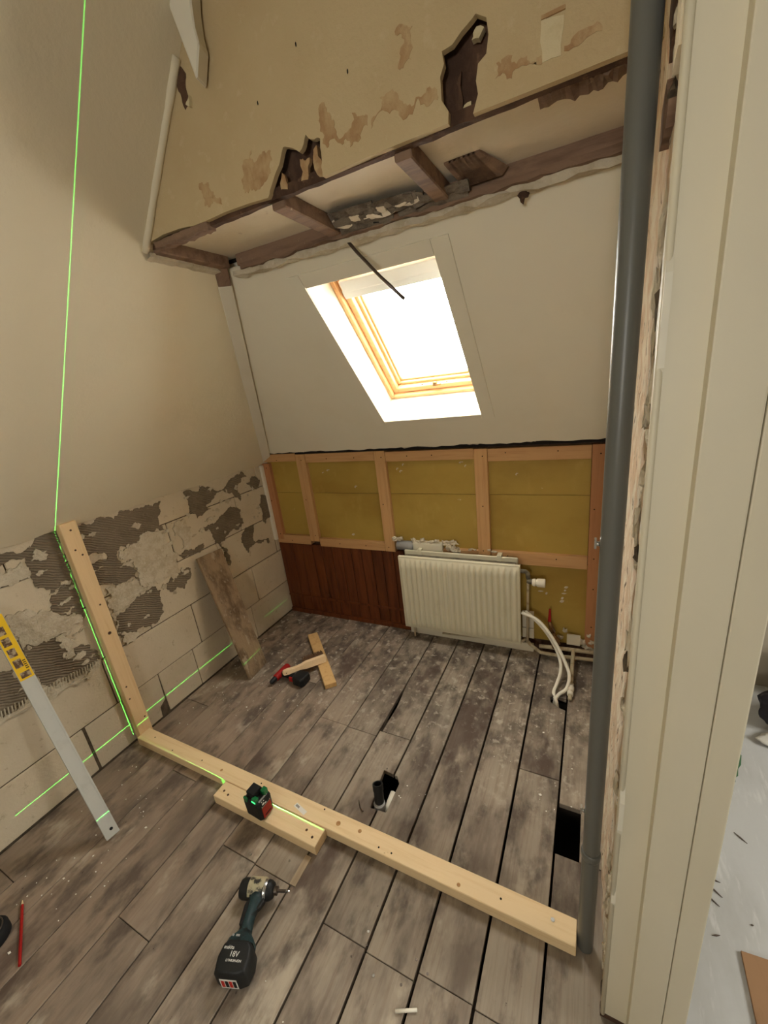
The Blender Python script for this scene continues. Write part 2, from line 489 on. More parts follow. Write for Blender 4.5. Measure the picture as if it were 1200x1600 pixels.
for (x, y, r) in [(-.56, .60, .004), (-.50, .52, .004), (-.42, .535, .0035), (-.58, .53, .003), (-.40, .60, .003), (-.36, .585, .0035), (-1.07, .62, .004), (-.92, .66, .004), (-.75, 1.27, .003), (-.55, .57, .003)]:
    MB().tube([(x, y, -.004), (x, y, .0012)], r, 8).build('nail_head', 'chrome' if r == .004 else 'steel', floor)

MB().box(.152, .231, -1.84, .664, -.022, .001).build('threshold_board', 'floorboard', floor, bevel=.0012, seg=1)
# pale floor of the next room
fl2 = MB().box(.232, 2.5, -1.90, 2.3, -.32, 0.0).build('floor', 'vinyl', kind='structure')
tag(fl2, 'pale grey scuffed floor of the room beyond the door frame')

# ---- left wall: aerated blocks
wl = MB().box(-2.20, -2.046, -1.9, 2.25, -.30, 1.20).build('wall_left', 'mortar', kind='structure')
tag(wl, 'stripped block wall with patches of tile adhesive')
courses = [(0.004, .247, [-1.9, -1.4, -.9, -.4, .10, .618, 1.0, 1.22, 1.70, 2.11]),
           (.252, .503, [-1.9, -1.7, -1.2, -.7, -.2, .28, .781, 1.291, 1.78, 2.11]),
           (.508, .777, [-1.9, -1.45, -.95, -.45, .05, .545, 1.045, 1.56, 2.05, 2.11]),
           (.782, 1.008, [-1.9, -1.6, -1.1, -.6, -.1, .34, .79, 1.285, 1.775, 2.11]),
           (1.013, 1.185, [-1.9, -1.4, -.9, -.4, .1, .60, 1.08, 1.55, 2.0, 2.11])]
rb = random.Random(5)
for z0, z1, ys in courses:
    for k in range(len(ys) - 1):
        g0 = .0018 if rb.random() < .7 else .004
        y0, y1 = ys[k] + g0, ys[k + 1] - g0
        if abs(ys[k] - .618) < .01: y0 += .005
        xo = -2.04 + rb.uniform(-.0025, .0015)
        if abs(ys[k + 1] - 1.0) < .01:       # broken lower corner
            MB().prism([(y0, z0), (y1 - .045, z0), (y1 - .04, z0 + .06), (y1 - .005, z0 + .085), (y1, z1), (y0, z1)], lambda a, b: (-2.07, a, b), lambda a, b: (xo, a, b)).build('block', 'block', wl)
            continue
        MB().box(-2.07, xo, y0, y1, z0, z1).build('block', 'block', wl, bevel=.003, seg=1)
DARK = {
    'P1': [(0.666, 1.109), (0.798, 1.160), (0.792, 1.077), (0.794, 0.961), (0.792, 0.827), (0.777, 0.737), (0.693, 0.803), (0.688, 0.881), (0.707, 0.926), (0.661, 0.966), (0.664, 0.989), (0.665, 1.050)],
    'P1b': [(0.602, 1.138), (0.697, 1.133), (0.696, 1.105), (0.640, 1.095), (0.587, 1.093), (.45, 1.08), (.45, 1.14)],
    'P2': [(0.549, 0.742), (0.658, 0.727), (0.654, 0.610), (0.681, 0.586), (0.702, 0.631), (0.757, 0.612), (0.777, 0.517), (0.663, 0.531), (0.566, 0.529), (0.546, 0.614), (0.545, 0.695)],
    'P3': [(0.456, 0.696), (0.491, 0.682), (0.502, 0.531), (0.453, 0.525), (0.404, 0.536), (.30, .53), (.30, .70)],
    'P4': [(0.880, 1.149), (0.968, 1.156), (1.105, 1.149), (1.290, 1.138), (1.268, 0.982), (1.184, 0.994), (1.118, 0.917), (1.095, 0.923), (1.103, 0.971), (1.027, 0.989), (0.996, 0.932), (1.054, 0.860), (1.062, 0.796), (0.952, 0.795), (0.916, 0.843), (0.881, 0.848), (.83, .86), (.83, .96), (0.880, 0.956), (0.951, 0.950), (0.954, 0.993), (0.884, 1.004), (.83, 1.0), (.83, 1.15)],
    'P5': [(0.897, 0.663), (0.968, 0.677), (1.095, 0.713), (1.128, 0.714), (1.137, 0.642), (1.107, 0.548), (1.036, 0.527), (0.966, 0.538), (0.892, 0.557), (0.888, 0.594)],
    'P6': [(1.180, 0.686), (1.255, 0.713), (1.347, 0.714), (1.340, 0.670), (1.277, 0.617), (1.198, 0.640)],
    'P7': [(1.432, 1.141), (1.569, 1.141), (1.871, 1.152), (1.910, 1.109), (1.825, 1.078), (1.816, 0.972), (1.727, 1.053), (1.598, 1.041), (1.552, 1.022), (1.583, 0.995), (1.479, 0.972), (1.419, 1.015), (1.450, 1.056)],
    'P8': [(1.497, 0.907), (1.648, 0.935), (1.800, 0.919), (1.801, 0.829), (1.739, 0.796), (1.619, 0.771), (1.575, 0.767), (1.549, 0.818)],
    'P9': [(1.808, 0.788), (1.880, 0.780), (1.853, 0.673), (1.985, 0.639), (1.977, 0.601), (1.780, 0.616), (1.761, 0.673)],
    'P10': [(2.0, 0.955), (2.06, 0.937), (2.062, 0.865), (2.05, 0.790), (1.99, 0.750), (1.985, 0.834)],
    'P11': [(1.302, 0.819), (1.434, 0.817), (1.472, 0.815), (1.437, 0.775), (1.329, 0.783)],
    'P12': [(1.576, 0.771), (1.626, 0.709), (1.615, 0.602), (1.588, 0.634)],
    'P14': [(-.2, 1.13), (.3, 1.14), (.38, 1.02), (.36, .8), (.2, .72), (.05, .82), (-.1, .8), (-.2, .9)],
    'P15': [(1.90, 1.07), (1.96, 1.10), (2.02, 1.06), (2.0, 1.02), (1.93, 1.03)],
}
LIGHT = {
    'W1': [(1.013, 0.966), (1.091, 0.976), (1.241, 0.982), (1.298, 0.904), (1.266, 0.854), (1.280, 0.767), (1.250, 0.699), (1.175, 0.722), (1.098, 0.723), (1.062, 0.796), (1.058, 0.873), (1.019, 0.921)],
    'W2': [(0.541, 0.900), (0.599, 0.889), (0.679, 0.840), (0.746, 0.786), (0.772, 0.728), (0.668, 0.727), (0.593, 0.726), (0.555, 0.753), (0.535, 0.830)],
    'W3': [(0.903, 0.821), (1.058, 0.783), (1.100, 0.730), (0.969, 0.680), (0.897, 0.663), (0.884, 0.581), (0.974, 0.520), (0.900, 0.507), (0.877, 0.601), (0.885, 0.745)],
    'W4': [(0.392, 0.547), (0.493, 0.536), (0.583, 0.522), (0.782, 0.506), (0.768, 0.489), (0.624, 0.483), (0.488, 0.492), (0.380, 0.501)],
    'W5': [(0.579, 1.069), (0.648, 1.082), (0.662, 1.039), (0.656, 1.006), (0.592, 1.003), (0.50, 1.004), (.48, 1.06)],
    'W6': [(0.656, 0.722), (0.689, 0.727), (0.701, 0.649), (0.700, 0.593), (0.664, 0.602), (0.658, 0.665)],
    'W7': [(1.31, .97), (1.38, 1.0), (1.42, .94), (1.40, .86), (1.33, .84)],
}
for j, (k, p) in enumerate(DARK.items()):
    MB().prism(fract(p, 5, .25, j), lambda a, b: (-2.046, a, b), lambda a, b: (-2.0362 + j * .0002, a, b)).build('adhesive_patch', 'adhesive', wl)
for j, (k, p) in enumerate(LIGHT.items()):
    MB().prism(fract(p, 5, .28, j + 40), lambda a, b: (-2.046, a, b),
               lambda a, b: (-2.0325 + j * .0003 + .003 * noise.noise(Vector((a * 30, b * 30, 0))), a, b)).build('plaster_patch', 'residue', wl)
rp = random.Random(91)
for k in range(46):                      # small ragged islands of light filler over the adhesive
    y, z = rp.choice([(rp.uniform(.86, 1.28), rp.uniform(.80, 1.13)), (rp.uniform(.68, .79), rp.uniform(.78, 1.12)), (rp.uniform(1.44, 1.88), rp.uniform(.80, 1.13)), (rp.uniform(.9, 1.35), rp.uniform(.54, .78)), (rp.uniform(.46, .76), rp.uniform(.53, .74))])
    w, h = rp.uniform(.008, .035), rp.uniform(.006, .018)
    p = fract([(y - w, z), (y, z - h), (y + w, z + h * .3), (y + w * .2, z + h)], 3, .32, k + 300)
    MB().prism(p, lambda a, b: (-2.046, a, b), lambda a, b: (-2.0328 + k * .00004, a, b)).build('filler_island', 'residue', wl)
for k in range(34):                      # combed ridges squeezed out along the lower tile edge
    y = .40 + k * .0112; z = .535 - .075 * (y - .40) + rp.uniform(-.004, .004)
    MB().hexa([(-2.042, y, z - .016), (-2.042, y + .005, z - .016), (-2.042, y + .011, z + .014), (-2.042, y + .006, z + .014),
               (-2.028, y + .001, z - .014), (-2.028, y + .004, z - .014), (-2.030, y + .010, z + .012), (-2.030, y + .007, z + .012)]).build('comb_ridge', 'residue', wl)
rl = random.Random(11)
for k in range(36):                      # lumps of filler left on the blocks
    y, z = rl.choice([(rl.uniform(.9, 1.3), rl.uniform(.55, .98)), (rl.uniform(.5, .78), rl.uniform(.52, .9)), (rl.uniform(1.4, 2.0), rl.uniform(.8, 1.1))])
    MB().ball((-2.037, y, z), (.006, rl.uniform(.006, .02), rl.uniform(.005, .014)), 2, .5, k).build('plaster_lump', 'residue', wl)
# dark gap under the wall
# ---- left roof slope (plaster) with ragged lower edge
mb = MB()
ycols = [-1.9 + k * .045 for k in range(int(3.99 / .045) + 1)] + [2.118]


def left_top(y):
    if y <= 1.0: return ZC
    for z in [2.085 - k * .005 for k in range(260)]:
        x = -2.04 + .83 * (z - 1.165)
        if y <= 2.13 + SX * x - .93 * (z - 1.235): return z
    return 1.18


rr_ = random.Random(2)
low = [1.163 + .012 * noise.noise(Vector((y * 4, 0, 0))) + rr_.uniform(-.007, .007) for y in ycols]
front, back_ = [], []
for k in range(9):
    t = k / 8
    front.append([LS(y, low[i] + (left_top(y) - low[i]) * t, .012) for i, y in enumerate(ycols)])
    back_.append([LS(y, low[i] + (left_top(y) - low[i]) * t, -.02) for i, y in enumerate(ycols)])
Vf = mb.grid(front); Vb = mb.grid(back_)
for i in range(len(ycols) - 1):
    mb.bm.faces.new((Vf[0][i], Vf[0][i + 1], Vb[0][i + 1], Vb[0][i]))
cl = mb.build('ceiling_left', 'plaster', kind='structure')
tag(cl, 'white plastered sloping roof side on the left above the block wall')
bead = [LS(.992, z, .012) for z in [2.078 + .028 * k for k in range(14)]]
bead = [(p[0] + .004 * noise.noise(Vector((0, 0, p[2] * 12))), p[1], p[2]) for p in bead]
MB().tube(bead, [.011 + .004 * noise.noise(Vector((0, 5, p[2] * 25))) for p in bead], 10).build('plaster_bead', 'plaster', cl, smooth=True)

# ---- back roof slope with the skylight opening
U0, U1, S0, S1 = -.985, -.478, .228, 1.0
STOP = 1.142


def hipx(s):
    z = 1.235 + s / SN
    return -2.04 + .83 * (z - 1.165) + .004


mb = MB()
n_in, n_out = 0.0, .03


def squad(p):        # polygon on the slope, room side and outer side
    mb.face([S(u, s, n_in) for u, s in p]); mb.face([S(u, s, n_out) for u, s in p])


squad([(hipx(S0), S0), (U0, S0), (U0, S1), (hipx(S1), S1)])
squad([(U1, S0), (.09, S0), (.09, S1), (U1, S1)])
squad([(hipx(S1), S1), (.09, S1), (.09, STOP), (hipx(STOP), STOP)])
us = [hipx(.0) + k * (.09 - hipx(0)) / 60 for k in range(61)]
rs = random.Random(8)
low = [-.002 + .008 * noise.noise(Vector((u * 6, 3, 0))) + rs.uniform(-.005, .004) for u in us]
top = [(hipx(S0) + k * (.09 - hipx(S0)) / 60) for k in range(61)]
A = mb.grid([[S(us[k], low[k], n_in - .004) for k in range(61)], [S(top[k], S0, n_in) for k in range(61)]])
Bk = mb.grid([[S(us[k], low[k], n_out) for k in range(61)], [S(top[k], S0, n_out) for k in range(61)]])
for k in range(60):
    mb.bm.faces.new((A[0][k], A[0][k + 1], Bk[0][k + 1], Bk[0][k]))
cb = mb.build('ceiling_back', 'plaster_b', kind='structure')
tag(cb, 'white plastered roof slope around the skylight')
MB().box(-2.3, .2, -.16, .10, .032, .06, S).build('eave_light_block', 'void', cb)  # unseen, added to block sky light leaking in under the slope
MB().box(-1.55, .2, 1.03, 1.35, .032, .06, S).build('roof_light_block', 'void', cb)  # unseen, added to block sky light leaking in at the hip top
# torn plaster shreds hanging at the lower edge
for k in range(9):
    u = -1.9 + k * .22 + rs.uniform(-.05, .05)
    p = fract([(u, .0), (u + rs.uniform(.05, .12), .004), (u + .06, -.014), (u + .02, -.012)], 2, .3, k)
    MB().prism(p, lambda a, b: S(a, b + .01, -.003), lambda a, b: S(a, b + .01, .006)).build('plaster_shred', 'residue', cb)
MB().box(-1.99, .07, -.045, -.006, 1.215, 1.240, B).build('gap_strip', 'void', cb)

# hip corner batten, painted white, in the valley of the two slopes
mb = MB()


def hip(z, dx, dy):
    x = -2.04 + .83 * (z - 1.165)
    return Vector((x + dx, 2.13 + SX * x - .93 * (z - 1.235) + dy, z))


def batten(z0, z1, w, t, name, m, parent):
    q = MB()
    lo_, hi_ = hip(z0, 0, 0), hip(z1, 0, 0)
    d = (hi_ - lo_).normalized()
    nrm = Vector((.77, -.73, -1.3)); nrm = (nrm - d * nrm.dot(d)).normalized()   # into the room
    w_ = d.cross(nrm)
    c = []
    for e in (lo_, hi_):
        for a, b in ((-w, -.03), (w, -.03), (w, t), (-w, t)):
            c.append(e + w_ * a + nrm * b)
    q.hexa(c)
    return q.build(name, m, parent, bevel=.003, seg=1)


batten(1.14, 2.045, .027, .034, 'corner_batten', 'white_paint', cb)
batten(2.045, 2.10, .025, .034, 'corner_batten_stub', 'dark_wood', cb)
# lower upright lath down the corner of the block wall
MB().box(-2.046, -2.020, 2.045, 2.068, .60, 1.15).build('corner_lath', 'white_paint', wl, bevel=.002, seg=1)

# ---- beige board wall above the ledge
bottom = [(-1.262, 2.090), (-1.242, 2.094), (-1.18, 2.099), (-1.105, 2.096), (-1.05, 2.089), (-1.002, 2.088), (-0.924, 2.090), (-0.831, 2.087), (-0.768, 2.082)]
h2 = fract([(-0.768, 2.082), (-0.756, 2.098), (-0.726, 2.130), (-0.697, 2.167), (-0.674, 2.159), (-0.653, 2.144), (-0.628, 2.170), (-0.612, 2.156), (-0.590, 2.151), (-0.593, 2.117), (-0.597, 2.079)], 2, .12, 3)
h2 = h2[:[i for i, p in enumerate(h2) if abs(p[0] + .597) < 1e-6][0] + 1]
right = [(-0.454, 2.081), (-0.286, 2.081), (-.284, 2.1)]
h1 = [(-0.297, 2.122), (-0.297, 2.159), (-0.288, 2.176), (-0.291, 2.196), (-0.270, 2.198), (-0.252, 2.210), (-0.231, 2.220), (-0.223, 2.225), (-0.204, 2.212), (-0.201, 2.187), (-0.206, 2.161), (-0.222, 2.152), (-0.227, 2.128), (-0.224, 2.107), (-0.235, 2.080)]
ZT = 2.78
out = bottom[:-1] + h2 + right + h1 + [(-0.086, 2.078), (0.09, 2.077), (.09, ZT), (-2.04 + .83 * (ZT - 1.165), ZT)]
wu = MB().prism(out, lambda a, b: (a, 1.0, b), lambda a, b: (a, 1.014, b)).build('wall_back', 'beige', kind='structure')
tag(wu, 'beige stripped board wall above the broken ledge')
MB().box(-1.32, .12, 1.040, 1.052, 2.09, 2.90).build('cavity_board', 'cavity', wu)  # backing behind the holes, enlarged to block outside light
STAIN = {
    'st1': [(-0.385, 2.261), (-0.362, 2.262), (-0.347, 2.255), (-0.354, 2.206), (-0.373, 2.200), (-0.384, 2.207)],
    'st2': [(-0.190, 2.118), (-0.188, 2.140), (-0.159, 2.141), (-0.152, 2.126), (-0.122, 2.115), (-0.109, 2.123), (-0.109, 2.109), (-0.160, 2.108)],
    'st3': [(-0.071, 2.121), (-0.056, 2.129), (-0.026, 2.131), (-0.012, 2.119), (-0.042, 2.115), (-0.071, 2.114)],
    'st4': [(-0.457, 2.135), (-0.431, 2.171), (-0.400, 2.176), (-0.379, 2.143), (-0.361, 2.133), (-0.326, 2.151), (-0.305, 2.142), (-0.305, 2.125), (-0.387, 2.124), (-0.458, 2.127)],
    'st5': [(-0.585, 2.177), (-0.567, 2.210), (-0.547, 2.164), (-0.529, 2.135), (-0.501, 2.169), (-0.475, 2.156), (-0.466, 2.134), (-0.524, 2.130), (-0.575, 2.128)],
    'st6': [(-0.843, 2.122), (-0.833, 2.168), (-0.795, 2.190), (-0.786, 2.164), (-0.752, 2.171), (-0.735, 2.172), (-0.745, 2.135), (-0.76, 2.120), (-0.809, 2.112)],
    'st7': [(-0.993, 2.176), (-0.981, 2.175), (-0.956, 2.146), (-0.925, 2.108), (-0.990, 2.121)],
}
for j, (k, p) in enumerate(STAIN.items()):
    MB().prism(fract(p, 4, .36, j + 70), lambda a, b: (a, 1.005, b), lambda a, b: (a, .9992, b)).build('torn_paper_patch', 'torn', wu)
MB().prism(fract([(-0.109, 2.172), (-0.072, 2.163), (-0.076, 2.110), (-0.107, 2.111)], 2, .06, 9), lambda a, b: (a, 1.005, b), lambda a, b: (a, .9988, b)).build('paper_patch', 'pale', wu)
MB().box(-.109, -.070, .9965, 1.0, 2.1695, 2.175).build('paper_edge', 'torn', wu)
# splintered flaps in the two holes
for j, p in enumerate([[(-.735, 2.085), (-.72, 2.125), (-.712, 2.10), (-.715, 2.086)], [(-.672, 2.09), (-.66, 2.135), (-.645, 2.128), (-.632, 2.13), (-.645, 2.10), (-.652, 2.088)], [(-.612, 2.085), (-.622, 2.13), (-.607, 2.146), (-.598, 2.11), (-.598, 2.085)]]):
    MB().prism(fract(p, 2, .2, j), lambda a, b: (a, 1.022, b), lambda a, b: (a, 1.018 - .01 * (b - 2.08) / .06, b)).build('paper_flap', 'torn', wu)
MB().prism(fract([(-.262, 2.085), (-.257, 2.11), (-.243, 2.112), (-.240, 2.085)], 2, .2, 5), lambda a, b: (a, 1.03, b), lambda a, b: (a, 1.022, b)).build('paper_flap', 'pale', wu)
MB().prism(fract([(-.236, 2.20), (-.226, 2.216), (-.212, 2.21), (-.222, 2.198)], 2, .2, 6), lambda a, b: (a, 1.03, b), lambda a, b: (a, 1.016, b)).build('paper_flap', 'pale', wu)
MB().prism(fract([(-.278, 2.08), (-.27, 2.16), (-.262, 2.17), (-.266, 2.08)], 2, .1, 7), lambda a, b: (a, 1.036, b), lambda a, b: (a, 1.03, b)).build('lath', 'cavity', wu)

MB().prism(fract([(-.985, 2.335), (-.962, 2.345), (-.968, 2.375), (-.958, 2.40), (-.985, 2.428), (-1.0, 2.40), (-.99, 2.37)], 2, .15, 12), lambda a, b: (a, 1.003, b), lambda a, b: (a, .9985, b)).build('torn_gap', 'cavity', wu)
MB().prism(fract([(-.972, 2.338), (-.955, 2.352), (-.960, 2.33)], 2, .15, 13), lambda a, b: (a, 1.0, b), lambda a, b: (a, .990, b)).build('paper_flap', 'pale', wu)
for (x, z) in [(-.62, 2.33), (-.88, 2.40), (-.45, 2.40), (-.30, 2.29), (-.75, 2.27), (-.50, 2.24)]:
    MB().ball((x, .9995, z), (.002, .001, .005), 1).build('nail_hole', 'void', wu)
# the broken batten end at the top left
q = MB()
q.prism([(-.955, 2.56), (-.907, 2.375), (-.900, 2.345), (-.893, 2.350), (-.876, 2.385), (-.868, 2.40), (-.872, 2.43), (-.868, 2.47), (-.845, 2.56)], lambda a, b: (a, .997, b), lambda a, b: (a + .012, .955, b))
q.build('hip_batten_end', 'white_paint', cl, bevel=.004, seg=1)

# ---- ledge of broken framing between the beige wall and the slope
ledge = thing('ceiling_ledge', 'broken timber ledge framing under the beige wall, white board above', None, (-.6, 1.17, 2.06), kind='structure')
MB().box(-1.30, .09, 1.052, 1.45, 2.103, 2.115).build('ceiling_board', 'ledge_panel', ledge)


def rag_beam(name, x0, x1, y0, y1, z0, z1, seed, m='dark_wood', par=ledge, amp=.006, n=40, shear=SX):
    q = MB(); R = random.Random(seed)
    rows = []
    for k in range(n + 1):
        x = x0 + (x1 - x0) * k / n
        e = lambda s: amp * (noise.noise(Vector((x * 14, s * 7.3, seed))) + .5 * R.uniform(-1, 1))
        sy = shear * x
        rows.append([(x, y0 + sy + e(1), z0 + e(2)), (x, y1 + sy, z0 + e(3)), (x, y1 + sy, z1), (x, y0 + sy, z1 + e(4) * .4)])
    V = q.grid(rows, close_u=True)
    q.bm.faces.new(V[0]); q.bm.faces.new(V[-1])
    return q.build(name, m, par)


rag_beam('front_edge_shade', -1.265, .072, 1.016, 1.034, 2.079, 2.103, 1, amp=.003, m='cavity', shear=0)  # dark colour paints in the shadow of the cut edge and gap
rag_beam('front_batten', -1.235, -1.00, 1.002, 1.034, 2.072, 2.090, 9, amp=.006, n=20, shear=0)
rag_beam('front_beam_shelf', -.12, .072, 1.04, 1.085, 2.080, 2.10, 6, amp=.010, n=24, shear=0)
rag_beam('rear_beam', -1.19, .072, 1.335, 1.39, 2.066, 2.103, 2, amp=.003)
rag_beam('rear_lath', -1.17, .072, 1.325, 1.350, 2.050, 2.068, 4, amp=.007)
rag_beam('rear_plaster_edge', -1.22, .072, 1.337, 1.365, 2.034, 2.052, 5, m='residue', amp=.008)
for x, w in ((-.762, .022), (-.402, .021)):
    MB().hexa([(x - w, 1.03, 2.064), (x + w, 1.03, 2.064), (x + w, 1.335, 2.060), (x - w, 1.335, 2.060), (x - w, 1.03, 2.103), (x + w, 1.03, 2.103), (x + w, 1.335, 2.103), (x - w, 1.335, 2.103)]).build('cross_joist', 'dark_wood', ledge, bevel=.003, seg=1)
MB().hexa([(-1.275, 1.02, 2.066), (-1.235, 1.02, 2.066), (-1.225, 1.30, 2.066), (-1.262, 1.30, 2.066), (-1.25, 1.02, 2.124), (-1.235, 1.02, 2.124), (-1.225, 1.30, 2.124), (-1.24, 1.30, 2.124)]).build('end_joist', 'dark_wood', ledge, bevel=.003, seg=1)
q = MB(); rows = []
for k in range(21):
    t = k / 20; y = 1.0 + .31 * t
    e = .007 * noise.noise(Vector((y * 30, 0, 2)))
    rows.append([(-1.287 + e, y, 2.052 + e), (-1.262 + e, y, 2.058), (-1.262, y, 2.07), (-1.283, y, 2.072)])
q.grid(rows, close_u=True); q.build('end_plaster_edge', 'residue', ledge)
# torn lining bulging out between the joists at the back: overlapping shreds
rt = random.Random(21)
for k in range(15):
    x = rt.uniform(-.72, -.34); L_ = rt.uniform(.10, .24); w = rt.uniform(.012, .03); y = 1.245 + rt.uniform(0, .08) + .02 * (x > -.5); z = 2.100 - .035 * (y - 1.235) / .09
    n = 14; rows = []
    for i in range(n + 1):
        t = i / n; xx = x - L_ / 2 + L_ * t
        if xx < -.735 or xx > -.32: xx = min(max(xx, -.735), -.32)
        ww = w * (math.sin(math.pi * min(max(t, .03), .97)) ** .4)
        b = .010 * noise.noise(Vector((xx * 22, k * 3.3, 0)))
        rows.append([(xx, y + SX * xx - ww + b, z + b), (xx, y + SX * xx, z - .009 + b), (xx, y + SX * xx + ww, z - .014 - b), (xx, y + SX * xx, z + .006)])
    q = MB(); V = q.grid(rows, close_u=True); q.bm.faces.new(V[0]); q.bm.faces.new(V[-1])
    q.build('lining_shred', 'grey_fluff' if k % 8 else 'ledge_panel', ledge)
for k in range(7):
    x = -.36 + k * .012
    q = MB().hexa([(x, 1.20, 2.098), (x + .018, 1.20, 2.098), (x + .05, 1.31, 2.076), (x + .02, 1.31, 2.076), (x, 1.20, 2.104), (x + .018, 1.20, 2.104), (x + .05 + rt.uniform(0, .03), 1.31, 2.092), (x + .02, 1.31, 2.092)])
    q.build('splinter', 'dark_wood', ledge)
MB().tube([(-.62, 1.30, 2.062), (-.50, 1.325, 2.058), (-.44, 1.338, 2.052), (-.40, 1.345, 2.046)], .0035, 6).build('wire', 'black', ledge)
MB().ball((-.19, 1.345, 2.030), (.013, .01, .016), 2, .5, 4).build('plaster_lump', 'cavity', ledge)

# ---- knee wall: framing, foil insulation, cladding
wk = MB().box(-2.14, .12, -.10, -.05, -.30, 1.26, B).build('wall_back', 'cavity', kind='structure')
tag(wk, 'opened knee wall with yellow insulation between pine studs under the skylight slope')
STUDS = [(-2.036, -1.972, .60, 1.16, 'old_pine_r'), (-1.738, -1.664, .60, 1.215, 'old_pine_z'), (-1.160, -1.090, .566, 1.215, 'old_pine_z'), (-.564, -.494, .57, 1.205, 'old_pine_z'), (.0, .066, .04, 1.205, 'old_pine_r')]
for a, b, z0, z1, m in STUDS:
    MB().box(a, b, -.045, 0.0, z0, z1, B).build('stud', m, wk, bevel=.002, seg=1)
for a, b, z0, z1 in [(-2.036, -1.740, 1.170, 1.222), (-1.662, -1.162, 1.158, 1.215), (-1.088, -.566, 1.150, 1.208), (-.492, -.002, 1.136, 1.203)]:
    MB().box(a, b, -.045, -.002, z0, z1, B).build('top_rail', 'old_pine_x', wk, bevel=.002, seg=1)
for a, b, z0, z1 in [(-2.03, -1.740, .572, .636), (-1.662, -1.162, .566, .625), (-.492, -.002, .548, .618)]:
    MB().box(a, b, -.045, -.001, z0, z1, B).build('bottom_rail', 'old_pine_x', wk, bevel=.002, seg=1)
MB().box(-.80, -.566, -.045, -.001, .55, .612, B).build('bottom_rail', 'old_pine_x', wk, bevel=.002, seg=1)
for a, b in [(-2.036, -1.740), (-1.736, -1.162), (-1.158, -.566), (-.562, -.002)]:
    MB().box(a, b, -.05, -.027, .60, .945, B).build('insulation_panel', 'yellow', wk)
    MB().box(a, b, -.05, -.0255, .948, 1.2, B).build('insulation_panel', 'yellow', wk)
MB().box(-.562, .0, -.05, -.027, .06, .55, B).build('insulation_panel', 'yellow', wk)
x = -2.036
rc = random.Random(4)
seams = [-2.036, -1.915, -1.834, -1.742, -1.664, -1.580, -1.497, -1.424, -1.346, -1.268, -1.191, -1.112, -1.035, -.95, -.865, -.78, -.70, -.62]
for k in range(len(seams) - 1):
    MB().box(seams[k] + .0015, seams[k + 1] - .0015, -.03, -.004 + rc.uniform(-.003, .003), .03 if seams[k] < -1.1 else .1, .568 if k < 12 else .55, B).build('cladding_board', 'clad', wk, bevel=.004, seg=1)
MB().box(-2.03, -1.04, -.03, .006, .0, .03, B).build('cladding_foot', 'clad', wk)
MB().box(-2.03, -1.04, -.03, .001, .135, .150, B).build('cladding_rail', 'clad', wk)
for (a, b, z0, z1, m) in STUDS:
    for z in ([z0 + .03, z0 + .30, z1 - .04] if z1 - z0 < 1 else [.2, .45, .6, .9, 1.17]):
        p = B((a + b) / 2 + rc.uniform(-.015, .015), .0006, z + rc.uniform(-.02, .02)); p2 = (p[0], p[1] + .002, p[2])
        MB().tube([p, p2], .0035, 8).build('nail_head', 'void', wk)
for u in (-1.9, -1.5, -1.3, -.95, -.8, -.4, -.15):
    p = B(u, -.0012, 1.18); MB().tube([p, (p[0], p[1] + .002, p[2])], .0035, 8).build('nail_head', 'void', wk)
    if u < -1.2 or u > -.5:
        p = B(u, -.0002, .595); MB().tube([p, (p[0], p[1] + .002, p[2])], .0035, 8).build('nail_head', 'void', wk)
# broken plaster and an old pipe stub above the radiator
MB().tube([B(-1.07, -.005, .615), B(-.99, -.003, .617), B(-.965, -.003, .617)], .03, 14).build('cast_sleeve', 'grey_pvc2', wk, smooth=True)
MB().box(-.965, -.775, -.03, .012, .585, .648, B).build('plaster_block', 'tile_w', wk, bevel=.01, seg=2)
for k in range(26):
    u = rc.choice([rc.uniform(-1.09, -1.03), rc.uniform(-1.0, -.8), rc.uniform(-.79, -.67), rc.uniform(-.66, -.5), rc.uniform(-.49, -.2)])
    z = .655 + rc.uniform(-.008, .010) if u < -.7 else .62 + rc.uniform(-.006, .006)
    p = B(u, .002, z)
    MB().ball(p, (rc.uniform(.01, .025), .012, rc.uniform(.006, .014)) if u < -.7 else (rc.uniform(.005, .012), .006, .005), 2, .6, k).build('plaster_crumb', 'residue', wk)
for k in range(3):
    MB().ball(B(-.735 + k * .025, .004, .63 - .012 * k), (.02, .014, .022), 2, .5, k + 9).build('plaster_crumb', 'residue', wk)
# plaster spots thrown on the insulation
for (u, z) in [(-1.03, 1.10), (-.99, 1.125), (-1.01, 1.085), (-.62, 1.11), (-.645, 1.13), (-1.56, 1.085), (-1.52, 1.10), (-.10, .42), (-.105, .40), (-.11, .38), (-.118, .35), (-.12, .33), (-.20, .37), (-.23, .38), (-1.70, .72), (-.35, 1.06), (-1.33, .99), (-1.40, .66)]:
    MB().ball(B(u, -.0255, z), (rc.uniform(.005, .014), .0012, rc.uniform(.004, .01)), 1, .6, k).build('plaster_spot', 'residue', wk)

